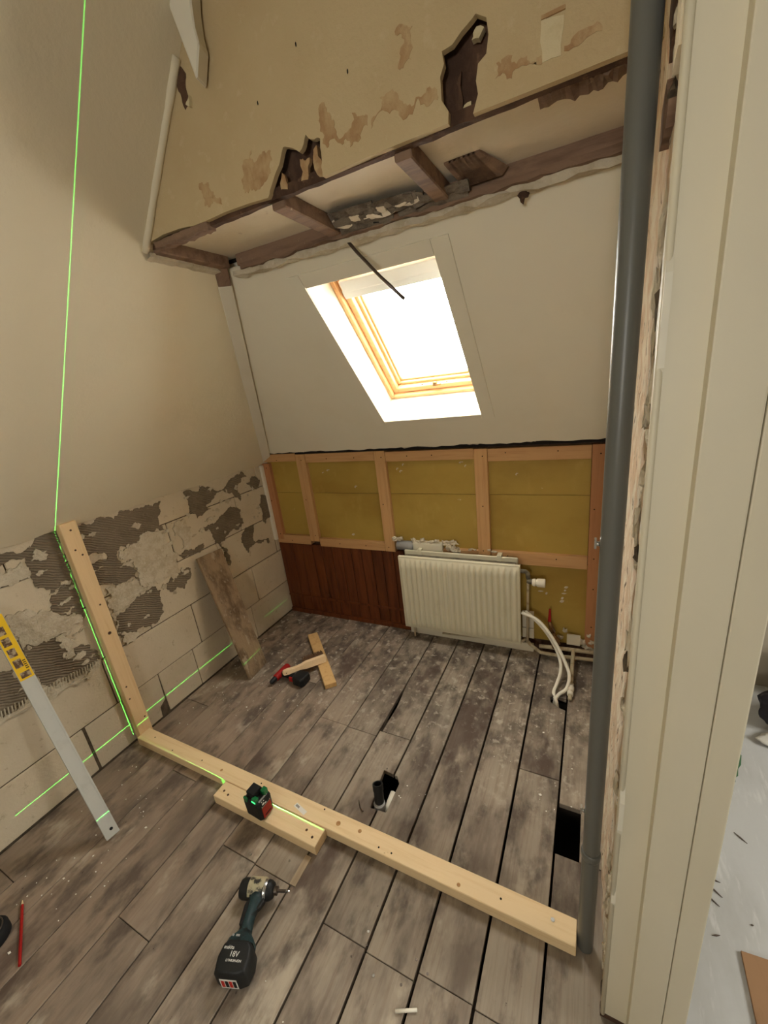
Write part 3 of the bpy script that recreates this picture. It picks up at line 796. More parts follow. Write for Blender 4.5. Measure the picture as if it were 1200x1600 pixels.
# ---- right wall (its end carries the door casing)
q = MB(); rows = []
for i in range(120):
    z = 2.8 * i / 119
    row = []
    for j in range(30):
        y = .7055 + (1.47) * (j / 29) ** 1.6
        x = .079 + .006 * noise.noise(Vector((0, y * 25, z * 14))) + .004 * noise.noise(Vector((3, y * 60, z * 50)))
        row.append((x, y, z))
    rows.append(row)
q.grid(rows)
q.box(.10, .19, .706, 2.2, 0, 2.8)
wr = q.build('wall_right', 'rough_wall', kind='structure')
tag(wr, 'hacked bare wall edge behind the grey pipe')
rw = random.Random(31)
for k in range(34):
    z = rw.uniform(.05, 2.0); y = rw.uniform(.706, .80)
    MB().ball((.077, y, z), (.006, rw.uniform(.008, .02), rw.uniform(.01, .04)), 2, .6, k).build('plaster_lump', 'residue' if k % 7 else 'mortar', wr)
for k in range(5):
    z0 = [.02, .35, .62, 1.1, 1.5][k]
    p = fract([(.7055, z0), (.718, z0 + .03), (.716, z0 + .24), (.7055, z0 + .30)], 3, .12, k)
    MB().prism(p, lambda a, b: (.082, a, b), lambda a, b: (.0735, a, b)).build('plaster_sliver', 'white_paint', wr)
# dark torn pocket and stub of the ledge beam in the wall
MB().prism(fract([(.765, 1.90), (.80, 1.935), (.845, 1.92), (.84, 1.87), (.78, 1.875)], 2, .15, 3), lambda a, b: (.085, a, b), lambda a, b: (.070, a, b)).build('beam_stub', 'dark_wood', wr)
MB().prism(fract([(.775, 1.99), (.79, 2.06), (.85, 2.08), (.86, 2.02), (.82, 1.96)], 2, .15, 4), lambda a, b: (.085, a, b), lambda a, b: (.072, a, b)).build('torn_pocket', 'cavity', wr)
MB().prism(fract([(.72, 1.93), (.76, 1.92), (.775, 2.1), (.79, 2.35), (.72, 2.35)], 2, .08, 6), lambda a, b: (.085, a, b), lambda a, b: (.071, a, b)).build('plaster_face', 'plaster', wr)
wr2 = MB().box(.195, .228, .70, 2.2, 0, 2.8).build('wall_right', 'wall_plain', kind='structure')
tag(wr2, 'plain wall face on the next-room side of the partition')

# ---- door casing on the wall end
t1 = MB().box(.0725, .137, .690, .706, 0.018, 2.80).build('trim_1', 'casing', kind='structure', bevel=.002, seg=1)
tag(t1, 'cream painted flat casing board beside the hacked wall edge')
MB().tube([(.0765, .690, .018), (.0765, .690, 2.8)], .005, 10).build('bead', 'casing', t1, smooth=True)
MB().box(.0715, .1385, .690, .71, 0.0, .018).build('dark_foot', 'cavity', t1)  # darker strip at the foot of the casing board
t2 = MB().box(.1275, .1885, .665, .700, 0.0, 2.80).build('trim_2', 'casing', kind='structure', bevel=.0025, seg=2)
tag(t2, 'cream painted door jamb board, left of the hairline joint')
t3 = MB().box(.1895, .2300, .665, .700, 0.0, 2.80).build('trim_3', 'casing', kind='structure', bevel=.0025, seg=2)
tag(t3, 'cream painted door jamb board, right of the hairline joint')
p = fract([(.700, .885), (.706, .90), (.712, .93), (.706, .95), (.700, .955)], 3, .25, 2)
tape = MB().prism([(.228, .875), (.2385, .885), (.2375, .895), (.2402, .90), (.2385, .915), (.2410, .925), (.2392, .945), (.228, .950)], lambda a, b: (a, .690, b), lambda a, b: (a, .6915, b)).build('tape_scrap', 'green')
tag(tape, 'ragged scrap of green tape stuck on the door jamb edge', 'tape')

# ---- the rest of the shell (behind and beside the camera), with the next room's window and an added fill window
def wall_with_hole(name, a0, a1, z0, z1, h, fn, t, m):
    q = MB()
    for (p0, p1, q0, q1) in [(a0, h[0], z0, z1), (h[1], a1, z0, z1), (h[0], h[1], z0, h[2]), (h[0], h[1], h[3], z1)]:
        q.box(p0, p1, 0, t, q0, q1, lambda a, b, c: fn(a, b, c))
    return q.build(name, m, kind='structure')


wf = wall_with_hole('wall_front', -2.3, 2.55, -.32, 2.9, WIN2, lambda a, b, c: (a, -1.84 - b, c), .08, 'wall_plain')
tag(wf, 'wall of the landing behind the camera')
wn = wall_with_hole('wall_right', -1.9, 2.3, -.05, 2.9, WIN3, lambda a, b, c: (2.42 + b, a, c), .08, 'wall_plain')
tag(wn, 'far outer wall of the next room')
wb2 = MB().box(.20, 2.5, 2.16, 2.24, -.05, 2.9).build('wall_back', 'wall_plain', kind='structure')
tag(wb2, 'back wall of the next room')
cm = MB().box(-2.4, 2.55, -1.95, 1.09, 2.80, 2.88).box(.19, 2.55, 1.03, 2.3, 2.80, 2.88).build('ceiling', 'wall_plain', kind='structure')
tag(cm, 'flat ceiling over the landing')


def plain_window(name, fn, h, lab):
    q = MB(); a0, a1, z0, z1 = h; w = .05
    for (p0, p1, q0, q1) in [(a0, a0 + w, z0, z1), (a1 - w, a1, z0, z1), (a0 + w, a1 - w, z0, z0 + w), (a0 + w, a1 - w, z1 - w, z1), ((a0 + a1) / 2 - .025, (a0 + a1) / 2 + .025, z0 + w, z1 - w)]:
        q.box(p0, p1, .02, .06, q0, q1, fn)
    o = q.build(name, 'white_paint', kind='structure')
    tag(o, lab)
    MB().box(a0 + w, a1 - w, .038, .042, z0 + w, z1 - w, fn).build('pane', 'glass', o)


plain_window('fill_window_2', lambda a, b, c: (a, -1.84 - b, c), WIN2, 'unseen white framed window added behind the camera for fill light')
plain_window('window_3', lambda a, b, c: (2.42 + b, a, c), WIN3, 'white framed window of the next room')

# ================================================================== SKYLIGHT
win = thing('window_1', 'pine framed roof window in the white slope', None, S(-.73, S0, .1), kind='structure')
D1 = .150
# white linings of the reveal
MB().box(U0 - .012, U0, S0 - .012, S1 + .012, .0, D1 + .02, S).build('lining', 'white_paint', win)
MB().box(U1, U1 + .012, S0 - .012, S1 + .012, .0, D1 + .02, S).build('lining', 'white_paint', win)
MB().box(U0, U1, S0 - .012, S0, .0, D1 + .02, S).build('lining', 'white_paint', win)
MB().box(U0, U1, S1, S1 + .012, .0, D1 + .02, S).build('lining', 'white_paint', win)
# flat architrave boards
MB().box(U0 - .052, U0 - .001, S0 - .03, S1 + .055, -.006, .0, S).build('architrave', 'plaster_b', win, bevel=.001, seg=1)
MB().box(U1 + .001, U1 + .060, S0 - .03, S1 + .055, -.006, .0, S).build('architrave', 'plaster_b', win, bevel=.001, seg=1)
MB().box(U0, U1, S1 + .001, S1 + .055, -.005, .0, S).build('architrave', 'plaster_b', win, bevel=.001, seg=1)
MB().box(U0, U1, S0 - .03, S0 - .001, -.005, .0, S).build('architrave', 'plaster_b', win, bevel=.001, seg=1)
# outer frame (pine)
FW = .034


def ring(name, u0, u1, s0, s1, w, n0, n1, mats, par, bev=.003):
    out_ = []
    for (a, b, c, d, m) in [(u0, u0 + w, s0, s1, mats[1]), (u1 - w, u1, s0, s1, mats[1]), (u0 + w, u1 - w, s0, s0 + w, mats[0]), (u0 + w, u1 - w, s1 - w, s1, mats[0])]:
        out_.append(MB().box(a, b, c, d, n0, n1, S).build(name, m, par, bevel=bev, seg=1))
    return out_


WM = ('window_pine', 'window_pine_s')
ring('frame_member', U0, U1, S0, S1, .020, D1, D1 + .09, WM, win)
ring('sash_member', U0 + .020, U1 - .020, S0 + .022, S1 - .022, .030, D1 + .020, D1 + .09, WM, win)
ring('sash_bead', U0 + .050, U1 - .050, S0 + .052, S1 - .052, .016, D1 + .045, D1 + .08, WM, win)
ring('glazing_bead', U0 + .066, U1 - .066, S0 + .068, S1 - .068, .012, D1 + .058, D1 + .08, WM, win)
MB().box(U0 + .06, U1 - .06, S0 + .06, S1 - .06, D1 + .068, D1 + .074, S).build('pane', 'glass', win)
# ventilation flap bar along the head of the sash
fl = MB().box(U0 + .045, U1 - .018, S1 - .135, S1 - .085, D1 - .012, D1 + .03, S).build('ventilation_flap', 'flap', win, bevel=.006, seg=2)
MB().box(U0 + .03, U1 - .012, S1 - .172, S1 - .135, D1 + .005, D1 + .05, S).build('flap_rail', 'flap', fl, bevel=.004, seg=2)
MB().box(U1 - .03, U1 - .014, S1 - .085, S1 - .065, D1 - .015, D1 + .0, S).build('bracket', 'flap', fl)
lt = MB().tube([S(-.715, S0 + .072, D1 + .010), S(-.715, S0 + .085, D1 - .004)], .009, 12).build('latch', 'brass', win, smooth=True)
MB().box(-.735, -.695, S0 + .050, S0 + .062, D1 + .012, D1 + .022, S).build('latch_plate', 'brass', lt)
for u in (-.79, -.66):
    MB().ball(S(u, S0 + .066, D1 + .018), (.005, .005, .005), 1).build('screw_cap', 'steel', win)

# ================================================================== THINGS
# ---- hanging rod
rod = MB().tube([(-.752, 1.325, 2.07), (-.70, 1.32, 2.005), (-.62, 1.312, 1.915), (-.543, 1.302, 1.838)], .0055, 8).build('hanging_rod', 'steel', smooth=True)
tag(rod, 'thin grey rod hanging from the ledge in front of the skylight', 'rod')

# ---- grey drain pipe
pp = thing('vertical_pipe', 'tall grey plastic pipe standing from floor to ceiling beside the door casing', 'pipe', (.034, .822, 0))
PX = lambda z: (.034 + .0045 * z, .822, z)      # it stands a little out of plumb
MB().tube([PX(.385), PX(2.8)], .0200, 28).build('upper_pipe', 'grey_pvc', pp, smooth=True, angle=.6)
MB().tube([PX(0.0), PX(.40)], .0208, 28).build('lower_pipe', 'grey_pvc', pp, smooth=True, angle=.6)
MB().tube([PX(.372), PX(.380), PX(.392), PX(.398)], [.0208, .0232, .0232, .0208], 28).build('collar', 'grey_pvc', pp, smooth=True)
for z in (1.25, .52):
    px = PX(z)[0] - .0195
    c = MB().tube([(px, .828, z), (px - .007, .829, z)], .005, 10).build('clip', 'chrome', pp, smooth=True)
    MB().box(px - .010, px - .006, .824, .836, z - .010, z + .010).build('clip_screw', 'chrome', c)

# ---- new timber
def screws(o, pts, par, r=.004, m='steel'):
    for p in pts:
        MB().tube([p, (p[0], p[1], p[2] + .0012)], r, 10).build('screw_head', m, par)


sole = thing('sole_plate', 'long new pine batten lying across the floorboards to the grey pipe', 'timber', (-1.0, .817, 0))
MB().box(-1.992, .012, .783, .851, .0007, .045).build('batten', 'pine_x', sole, bevel=.002, seg=1)
for (x, y) in [(-1.90, .82), (-1.74, .80), (-1.55, .815), (-1.20, .83), (-.62, .80), (-.57, .80), (-.20, .815), (-.88, .84)]:
    MB().tube([(x, y, .0445), (x, y, .0456)], .0032, 8).build('screw_hole', 'void', sole)
MB().tube([(-.052, .822, .0445), (-.052, .822, .0466)], .0055, 12).build('screw_head', 'chrome', sole)
st = MB().prism([(-1.005, .805), (-.945, .790), (-.940, .806), (-1.0, .821)], lambda a, b: (a, b, .0448), lambda a, b: (a, b, .0455)).build('sticker', 'paper', sole)
for k in range(6):
    u = -.998 + k * .0032
    MB().prism([(u, .808 - k * .0008), (u + .0018, .8075 - k * .0008), (u + .0025, .8155 - k * .0008), (u + .0007, .816 - k * .0008)], lambda a, b: (a, b, .0454), lambda a, b: (a, b, .0458)).build('bar_print', 'print_k', st)

for (x, y, r) in [(-.80, .815, .009), (-.71, .822, .007), (-.33, .80, .006), (-1.42, .812, .006)]:
    MB().tube([(x, y, .0447), (x, y, .0454)], r, 12).build('knot', mat('pine_knot', (186, 142, 92), [(60, (1, 1, 1), .4, .7, (150, 104, 62), .7)]), sole)
stud = thing('wall_stud', 'new pine upright standing against the block wall', 'timber', (-2.015, .834, 0))
MB().box(-2.0335, -1.9935, .800, .866, .0007, 1.185).build('batten', 'pine_z', stud, bevel=.002, seg=1)
for (y, z) in [(.835, 1.15), (.825, 1.06), (.845, 1.03), (.84, .78), (.835, .63), (.82, .33), (.815, .26), (.85, .12)]:
    MB().tube([(-1.9938, y, z), (-1.9928, y, z)], .0045 if z != .63 else .008, 8).build('knot', 'cavity', stud)

sp = thing('spacer_batten', 'short new pine batten carrying the laser, butted against the long one', 'timber', (-1.09, .745, 0))
MB().box(-1.360, -.836, .712, .7805, .0007, .045).build('batten', 'pine_x', sp, bevel=.002, seg=1)
for (x, y, m) in [(-1.33, .745, 'cavity'), (-1.30, .738, 'cavity'), (-.90, .75, 'cavity'), (-.865, .737, 'cavity')]:
    MB().tube([(x, y, .0445), (x, y, .0456)], .005, 8).build('knot', m, sp)

# ---- cross line laser
la = thing('line_laser', 'black and red cross-line laser on the short pine batten', 'laser level', (-1.122, .738, .045))
F = frame((-1.118, .740, .0455), (1.22, -.07, 0), (.065, 1.16, 0), (0, 0, 1.06))
q = MB(); rows = []
for z, w, d in [(0, .030, .024), (.008, .036, .029), (.070, .037, .030), (.082, .032, .028), (.085, .026, .024)]:
    rows.append([F(a * w, b * d, z) for a, b in [(-1, -.7), (-.8, -1), (.8, -1), (1, -.7), (1, .7), (.8, 1), (-.8, 1), (-1, .7)]])
V = q.grid(rows, close_u=True); q.bm.faces.new(V[0]); q.bm.faces.new(V[-1])
q.build('housing', 'black', la, bevel=.0015, seg=1)
hd = MB().box(-.024, .010, -.018, .018, .082, .108, F).build('head', 'black2', la, bevel=.004, seg=2)
MB().box(.004, .024, -.026, -.010, .072, .098, F).build('lens', 'lens', hd, bevel=.003, seg=1)
MB().box(-.030, -.012, -.030, -.022, .070, .092, F).build('lens', 'lens', hd, bevel=.003, seg=1)
MB().box(.012, .030, .008, .026, .080, .104, F).build('lens', 'lens', hd, bevel=.003, seg=1)
MB().box(.0055, .0215, -.0268, -.0258, .082, .088, F).build('laser_window', 'lens_on', hd)
MB().box(.0365, .0385, -.019, .019, .012, .060, F).build('red_panel', 'red', la, bevel=.001, seg=1)
MB().box(.0380, .0390, -.012, .012, .020, .025, F).build('panel_slot', 'black2', la)
kp = MB().hexa([F(*p) for p in [(.0365, -.018, .062), (.0385, -.018, .062), (.0385, .018, .062), (.0365, .018, .062), (.026, -.018, .0855), (.029, -.018, .0865), (.029, .018, .0865), (.026, .018, .0855)]]).build('keypad', 'grey_pvc2', la)
for (b, z, s) in [(-.009, .070, .0045), (-.011, .079, .002), (.0, .068, .003), (-.003, .078, .0018)]:
    k0 = .0385 - .0095 * (z - .062) / .0245
    MB().box(k0 - .001, k0 + .0018, b - s, b + s, z - s * .8, z + s * .8, F).build('key_mark', 'print', kp)
MB().hexa([F(*p) for p in [(.0375, -.0155, .0645), (.0388, -.0155, .0645), (.0388, .0155, .0645), (.0375, .0155, .0645), (.0283, -.0155, .0845), (.0296, -.0155, .0845), (.0296, .0155, .0845), (.0283, .0155, .0845)]]).build('keypad_face', 'black', kp)

# its two fans of green light, thrown by the laser itself (real lights that shine only in a thin plane)
def laser_fan(name, loc, rot, width, watts, dip, side, col=(.10, 1.0, .12)):
    l = bpy.data.lights.new(name, 'POINT'); l.energy = watts; l.shadow_soft_size = 0.0; l.color = (1, 1, 1)
    l.use_nodes = True
    nt = l.node_tree; N, L = nt.nodes, nt.links
    em = [n for n in N if n.type == 'EMISSION'][0]
    em.inputs['Color'].default_value = (*col, 1)
    tc = N.new('ShaderNodeTexCoord'); sp_ = N.new('ShaderNodeSeparateXYZ')
    L.new(tc.outputs['Normal'], sp_.inputs[0])
    ab = N.new('ShaderNodeMath'); ab.operation = 'ABSOLUTE'; L.new(sp_.outputs['Y'], ab.inputs[0])
    lt_ = N.new('ShaderNodeMath'); lt_.operation = 'LESS_THAN'; lt_.inputs[1].default_value = width
    L.new(ab.outputs[0], lt_.inputs[0])
    gx = N.new('ShaderNodeMath'); gx.operation = 'GREATER_THAN'; gx.inputs[1].default_value = side; L.new(sp_.outputs['X'], gx.inputs[0])
    gz = N.new('ShaderNodeMath'); gz.operation = 'GREATER_THAN'; gz.inputs[1].default_value = dip; L.new(sp_.outputs['Z'], gz.inputs[0])
    an = N.new('ShaderNodeMath'); an.operation = 'MULTIPLY'; L.new(gx.outputs[0], an.inputs[0]); L.new(gz.outputs[0], an.inputs[1])
    no = N.new('ShaderNodeMath'); no.operation = 'SUBTRACT'; no.inputs[0].default_value = 1.0; L.new(an.outputs[0], no.inputs[1])
    fin = N.new('ShaderNodeMath'); fin.operation = 'MULTIPLY'; L.new(no.outputs[0], fin.inputs[0]); L.new(lt_.outputs[0], fin.inputs[1])
    L.new(fin.outputs[0], em.inputs['Strength'])
    o = bpy.data.objects.new(name, l); o.location = loc; o.rotation_euler = rot
    COL.objects.link(o)
    return o


laser_fan('laser_vertical_fan', (-1.118, .7785, .112), (0, 0, math.radians(-0.98)), .0007, 150.0, -.235, .5)
laser_fan('laser_horizontal_fan', (-1.178, .738, .102), (math.radians(90.3), 0, 0), .0008, 110, -1.0, -.55)

# ---- impact driver lying on its side
dr = thing('impact_driver', 'teal and black cordless impact driver lying on the floorboards', 'power tool', (-.92, .44, 0))
ax = Vector((-.34, .94, 0)).normalized(); bx_ = Vector((.95, .31, 0)).normalized()
bx_ = (bx_ - ax * bx_.dot(ax)).normalized()
Fd = frame((-.872, .345, .001), ax, bx_, (0, 0, 1))      # p along the handle, q towards the bit, r up
q = MB(); rows = []
for r_, k in [(0.0, .82), (.010, 1.0), (.058, 1.0), (.070, .90), (.073, .82)]:
    rows.append([Fd(.030 + (p - .030) * k, .006 + (s - .006) * k, r_) for p, s in [(-.012, -.040), (-.018, -.02), (-.018, .035), (-.010, .056), (.02, .062), (.048, .056), (.062, .040), (.062, -.026), (.05, -.040), (.02, -.046)]])
V = q.grid(rows, close_u=True); q.bm.faces.new(V[0]); q.bm.faces.new(V[-1])
bt = q.build('battery', 'black', dr, bevel=.003, seg=2, smooth=True, angle=.6)
q = MB(); rows = []
for p, s0, s1, h0, h1 in [(.060, -.036, .046, .008, .066), (.070, -.034, .044, .009, .065), (.085, -.020, .028, .014, .060), (.095, -.013, .020, .018, .056)]:
    rows.append([Fd(p, s0, h0 + .01), Fd(p, s0 + .01, h0), Fd(p, s1 - .01, h0), Fd(p, s1, h0 + .01), Fd(p, s1, h1 - .01), Fd(p, s1 - .01, h1), Fd(p, s0 + .01, h1), Fd(p, s0, h1 - .01)])
V = q.grid(rows, close_u=True); q.bm.faces.new(V[0]); q.bm.faces.new(V[-1])
ft = q.build('foot', 'teal', dr, smooth=True, angle=.7)
for s0, s1 in ((-.022, -.016), (-.010, .002)):
    MB().box(.069, .074, s0, s1, .0652, .0662, Fd).build('icon_print', 'grey_pvc2', ft)
q = MB(); rows = []
for p, c, hw, hh in [(.088, .003, .022, .021), (.11, .001, .0195, .019), (.135, -.001, .0195, .019), (.155, .0, .022, .020), (.172, .004, .024, .022), (.185, .006, .028, .024)]:
    rows.append([Fd(p, c + hw * math.cos(t), .037 + hh * math.sin(t)) for t in [2 * math.pi * k / 14 for k in range(14)]])
V = q.grid(rows, close_u=True); q.bm.faces.new(V[0]); q.bm.faces.new(V[-1])
hn = q.build('handle', 'teal', dr, smooth=True)
MB().prism([(.100, -.019), (.150, -.023), (.165, -.020), (.165, -.006), (.100, -.008)], lambda a, b: Fd(a, b, .019), lambda a, b: Fd(a, b, .0555)).build('rubber_grip', 'black2', hn, bevel=.003, seg=1)
MB().prism([(.140, .012), (.150, .026), (.172, .036), (.180, .030), (.172, .015)], lambda a, b: Fd(a, b, .028), lambda a, b: Fd(a, b, .047)).build('trigger', 'black', dr, bevel=.003, seg=1)


def lathe(Ff, prof, p0, r0, n=20):
    q = MB(); rows = []
    for s, rad in prof:
        rows.append([Ff(p0 + rad * math.cos(2 * math.pi * k / n), s, r0 + rad * math.sin(2 * math.pi * k / n)) for k in range(n)])
    V = q.grid(rows, close_u=True); q.bm.faces.new(V[0]); q.bm.faces.new(V[-1])
    return q


lathe(Fd, [(-.062, .020), (-.060, .026), (-.050, .0295), (.022, .0305), (.026, .0295)], .203, .036).build('motor_housing', 'black', dr, smooth=True, angle=.6)
lathe(Fd, [(-.030, .0300), (-.028, .0315), (.020, .0315), (.024, .030)], .205, .0365).build('worn_cover', 'worn', dr, smooth=True, angle=.6)
lathe(Fd, [(.024, .030), (.026, .031), (.032, .030), (.034, .029)], .203, .036).build('steel_ring', 'chrome', dr, smooth=True, angle=.6)
lathe(Fd, [(.033, .0285), (.042, .027), (.052, .021), (.055, .015)], .203, .036).build('nose_cone', 'black', dr, smooth=True, angle=.6)
lathe(Fd, [(.054, .011), (.056, .0125), (.066, .0125), (.067, .010)], .203, .036).build('chuck', 'steel', dr, smooth=True, angle=.6)
bit = lathe(Fd, [(.066, .0055), (.094, .0055), (.095, .004)], .203, .036, 6).build('bit_holder', 'steel', dr)
lathe(Fd, [(.094, .003), (.104, .003), (.108, .0015)], .203, .036, 6).build('bit', 'chrome', bit)
text('makita', .012, Fd(.040, -.014, .0737), bx_, ax, 'print', bt)
text('18V', .018, Fd(.026, .008, .0737), bx_, ax, 'print', bt)
text('LITHIUM-ION', .008, Fd(.012, .012, .0737), bx_, ax, 'print', bt)
# rating sticker on the battery's outer end
sk = MB().hexa([Fd(-.0190, -.022, .012), Fd(-.0183, -.022, .012), Fd(-.0183, .030, .012), Fd(-.0190, .030, .012), Fd(-.0190, -.022, .052), Fd(-.0183, -.022, .052), Fd(-.0183, .030, .052), Fd(-.0190, .030, .052)]).build('rating_sticker', 'paper', bt)
for k, m in enumerate(['print_r', 'print_k', 'print_r', 'print_k']):
    s0 = -.018 + k * .012
    MB().box(-.0197, -.0189, s0, s0 + .009, .018, .046, Fd).build('sticker_print', m, sk)

# ---- second tool, brush and offcut by the plank
of = MB().hexa([(-1.285, 1.428, .0007), (-1.238, 1.474, .0007), (-1.634, 1.845, .0007), (-1.680, 1.799, .0007), (-1.285, 1.428, .030), (-1.238, 1.474, .030), (-1.634, 1.845, .030), (-1.680, 1.799, .030)]).build('pine_offcut', mat('pine_offcut_wood', (214, 176, 120), [(40, (1, 1, 1), .45, .7, (190, 146, 90), .6)], rough=.65, vary=.02), bevel=.002, seg=1)
tag(of, 'narrow pine offcut lying under the bristle brush', 'timber')

t2_ = thing('cordless_drill', 'small black and red cordless drill lying under the brush handle', 'power tool', (-1.50, 1.47, 0))
axd = Vector((.93, -.02, 0)).normalized(); bxd = Vector((.02, .93, 0)).normalized()
F2 = frame((-1.640, 1.438, .001), axd, bxd, (0, 0, 1))
q = MB(); rows = []
for r_, k in [(0, .85), (.008, 1), (.046, 1), (.054, .88)]:
    rows.append([F2(.185 + (p - .185) * k, (s) * k, r_) for p, s in [(.155, -.042), (.215, -.046), (.226, -.03), (.226, .03), (.215, .04), (.155, .036), (.145, .02), (.145, -.03)]])
V = q.grid(rows, close_u=True); q.bm.faces.new(V[0]); q.bm.faces.new(V[-1])
q.build('battery', 'black', t2_, bevel=.003, seg=2, smooth=True, angle=.6)
MB().tube([F2(.05, -.005, .026), F2(.09, -.004, .026), F2(.15, -.004, .026)], [.018, .017, .020], 14).build('handle', 'black2', t2_, smooth=True)
MB().box(.118, .150, -.034, -.022, .012, .040, F2).build('red_clip', 'red', t2_, bevel=.003, seg=1)
lathe(F2, [(-.055, .016), (-.050, .021), (.050, .022), (.06, .018)], .035, .026).build('motor_housing', 'red', t2_, smooth=True, angle=.6)
lathe(F2, [(-.095, .008), (-.090, .013), (-.056, .016)], .035, .026).build('chuck', 'black', t2_, smooth=True, angle=.6)

br = thing('bristle_brush', 'wooden-handled scrubbing brush with brown bristles on the pine offcut', 'brush', (-1.47, 1.50, .03))
hA, hB = Vector((-1.556, 1.398, .064)), Vector((-1.395, 1.610, .052))
dA = (hB - hA).normalized(); wA = Vector((0, 0, 1)); nA = dA.cross(wA).normalized(); wA = nA.cross(dA)        # handle stands on its edge, bristles face away from the camera
Fb = frame(hA, dA, nA, wA)
prof = [(0.0, .0), (.006, .010), (.03, .013), (.075, .009), (.11, .012), (.14, .019), (.255, .021), (.264, .016), (.266, .0), (.264, -.014), (.255, -.018), (.14, -.016), (.11, -.011), (.075, -.010), (.03, -.013), (.006, -.010)]
tilt = lambda a, b, c: Fb(a, c - b * .30, b - c * .30)
hd_ = MB().prism(prof, lambda a, b: tilt(a, b, -.008), lambda a, b: tilt(a, b, .008)).build('handle', 'brushwood', br, bevel=.003, seg=2)
MB().box(.017, .024, -.002, .002, -.0086, .0086, lambda a, b, c: tilt(a, b, c)).build('hang_hole', 'cavity', hd_)
q = MB(); rbz = random.Random(6)
for i in range(26):
    for j in range(5):
        p = .135 + i * .0048; b = -.012 + j * .0065
        e = Vector((rbz.uniform(-.004, .004), rbz.uniform(-.003, .003), rbz.uniform(-.003, .002)))
        q.tube([tilt(p, b, -.008), Vector(tilt(p, b, -.044)) + e], [.0019, .0024], 5)
q.build('bristles', 'bristle', br, kind='stuff')

# ---- leaning plank
pl = MB()
n = 10; rows = []
P0, P1 = Vector((-1.783, 1.340, .0)), Vector((-2.018, 1.380, .755))
Q0, Q1 = Vector((-1.800, 1.500, .0)), Vector((-2.018, 1.556, .745))
th = Vector((.017, 0.0, .006))
for i in range(n + 1):
    t = i / n
    a = P0.lerp(P1, t); b = Q0.lerp(Q1, t)
    e = Vector((0, .004 * noise.noise(Vector((t * 9, 1, 0))), 0))
    rows.append([a + e, b - e, b - e + th, a + e + th])
V = pl.grid(rows, close_u=True); pl.bm.faces.new(V[0]); pl.bm.faces.new(V[-1])
mn = min(v.co.z for v in pl.bm.verts)
for v in pl.bm.verts: v.co.z += .001 - mn
o = pl.build('leaning_plank', 'plank', bevel=.0015, seg=1)
tag(o, 'dirty old plank leaning against the block wall', 'plank')

# ---- spirit level
lv = thing('spirit_level', 'grey aluminium spirit level with yellow sticker leaning at the left edge', 'spirit level', (-1.65, .45, 0))
Dl = Vector((-.375, .052, .926)).normalized(); Wl = Vector((.16, .985, 0)); Wl = (Wl - Dl * Wl.dot(Dl)).normalized(); Nl = Wl.cross(Dl)
Fl = frame(Vector((-1.650, .452, .0105)) , Dl, Wl, Nl)
lb = MB().box(0, 1.005, -.024, .024, -.010, .010, Fl).build('profile', 'alu', lv, bevel=.0025, seg=2)
for s in (-.0205, .0205):
    MB().box(.01, 1.0, s - .003, s + .003, .0098, .0112, Fl).build('edge_rail', 'alu', lb)
MB().tube([Fl(.03, .004, .0101), Fl(.03, .004, .0108)], .006, 14).build('hang_hole', 'black2', lb)
sk = MB().box(.715, .985, -.022, .0225, .0112, .0118, Fl).build('sticker', 'yellow_st', lv)
for k in range(4):
    p0 = .765 + k * .046
    MB().box(p0, p0 + .034, -.016, .008, .0117, .0122, Fl).build('sticker_picture', 'brown_ph', sk)
MB().box(.722, .745, -.014, .016, .0117, .0122, Fl).build('sticker_print', 'brown_ph', sk)
for k in range(5):
    MB().box(.752 + k * .008, .756 + k * .008, .010, .019, .0117, .0121, Fl).build('sticker_print', 'print_k', sk)

# ---- black tape measure and red pencil at the left edge
tm = thing('tape_measure', 'black rounded tape measure at the left edge beside the red pencil', 'tape measure', (-1.70, .075, 0))
Ft = frame((-1.705, .085, .001), (.75, -.45, 0), (.5, .83, 0), (0, 0, 1))
q = MB(); rows = []
for r_, k in [(0, .9), (.006, 1), (.034, 1), (.044, .88), (.046, .7)]:
    rows.append([Ft(.058 * k * math.cos(t) * (1 if math.cos(t) < 0 else 1.05), .052 * k * math.sin(t), r_) for t in [2 * math.pi * i / 24 for i in range(24)]])
V = q.grid(rows, close_u=True); q.bm.faces.new(V[0]); q.bm.faces.new(V[-1])
q.build('case', 'black2', tm, smooth=True, angle=.9)
q = MB()
q.tube([Ft(.045 * math.cos(t), .04 * math.sin(t), .0462) for t in [2 * math.pi * i / 24 for i in range(25)]], .002, 6)
q.build('case_ring', 'steel', tm, smooth=True)
MB().box(.045, .075, -.05, -.042, .002, .024, Ft).build('blade_lip', 'chrome', tm)

pc = thing('carpenter_pencil', 'red carpenter pencil lying on the floorboards at the left edge', 'pencil', (-1.63, .13, 0))
pa, pb = Vector((-1.748, .186, .0048)), Vector((-1.535, .092, .0048))
dP = (pb - pa).normalized()
MB().tube([pa + dP * .022, pb], .0045, 6).build('body', 'red', pc)
MB().tube([pa + dP * .022, pa + dP * .004], [.0044, .0014], 6).build('wood_tip', 'pine_x', pc)
MB().tube([pa + dP * .004, pa], [.0014, .0004], 6).build('lead', 'steel', pc)

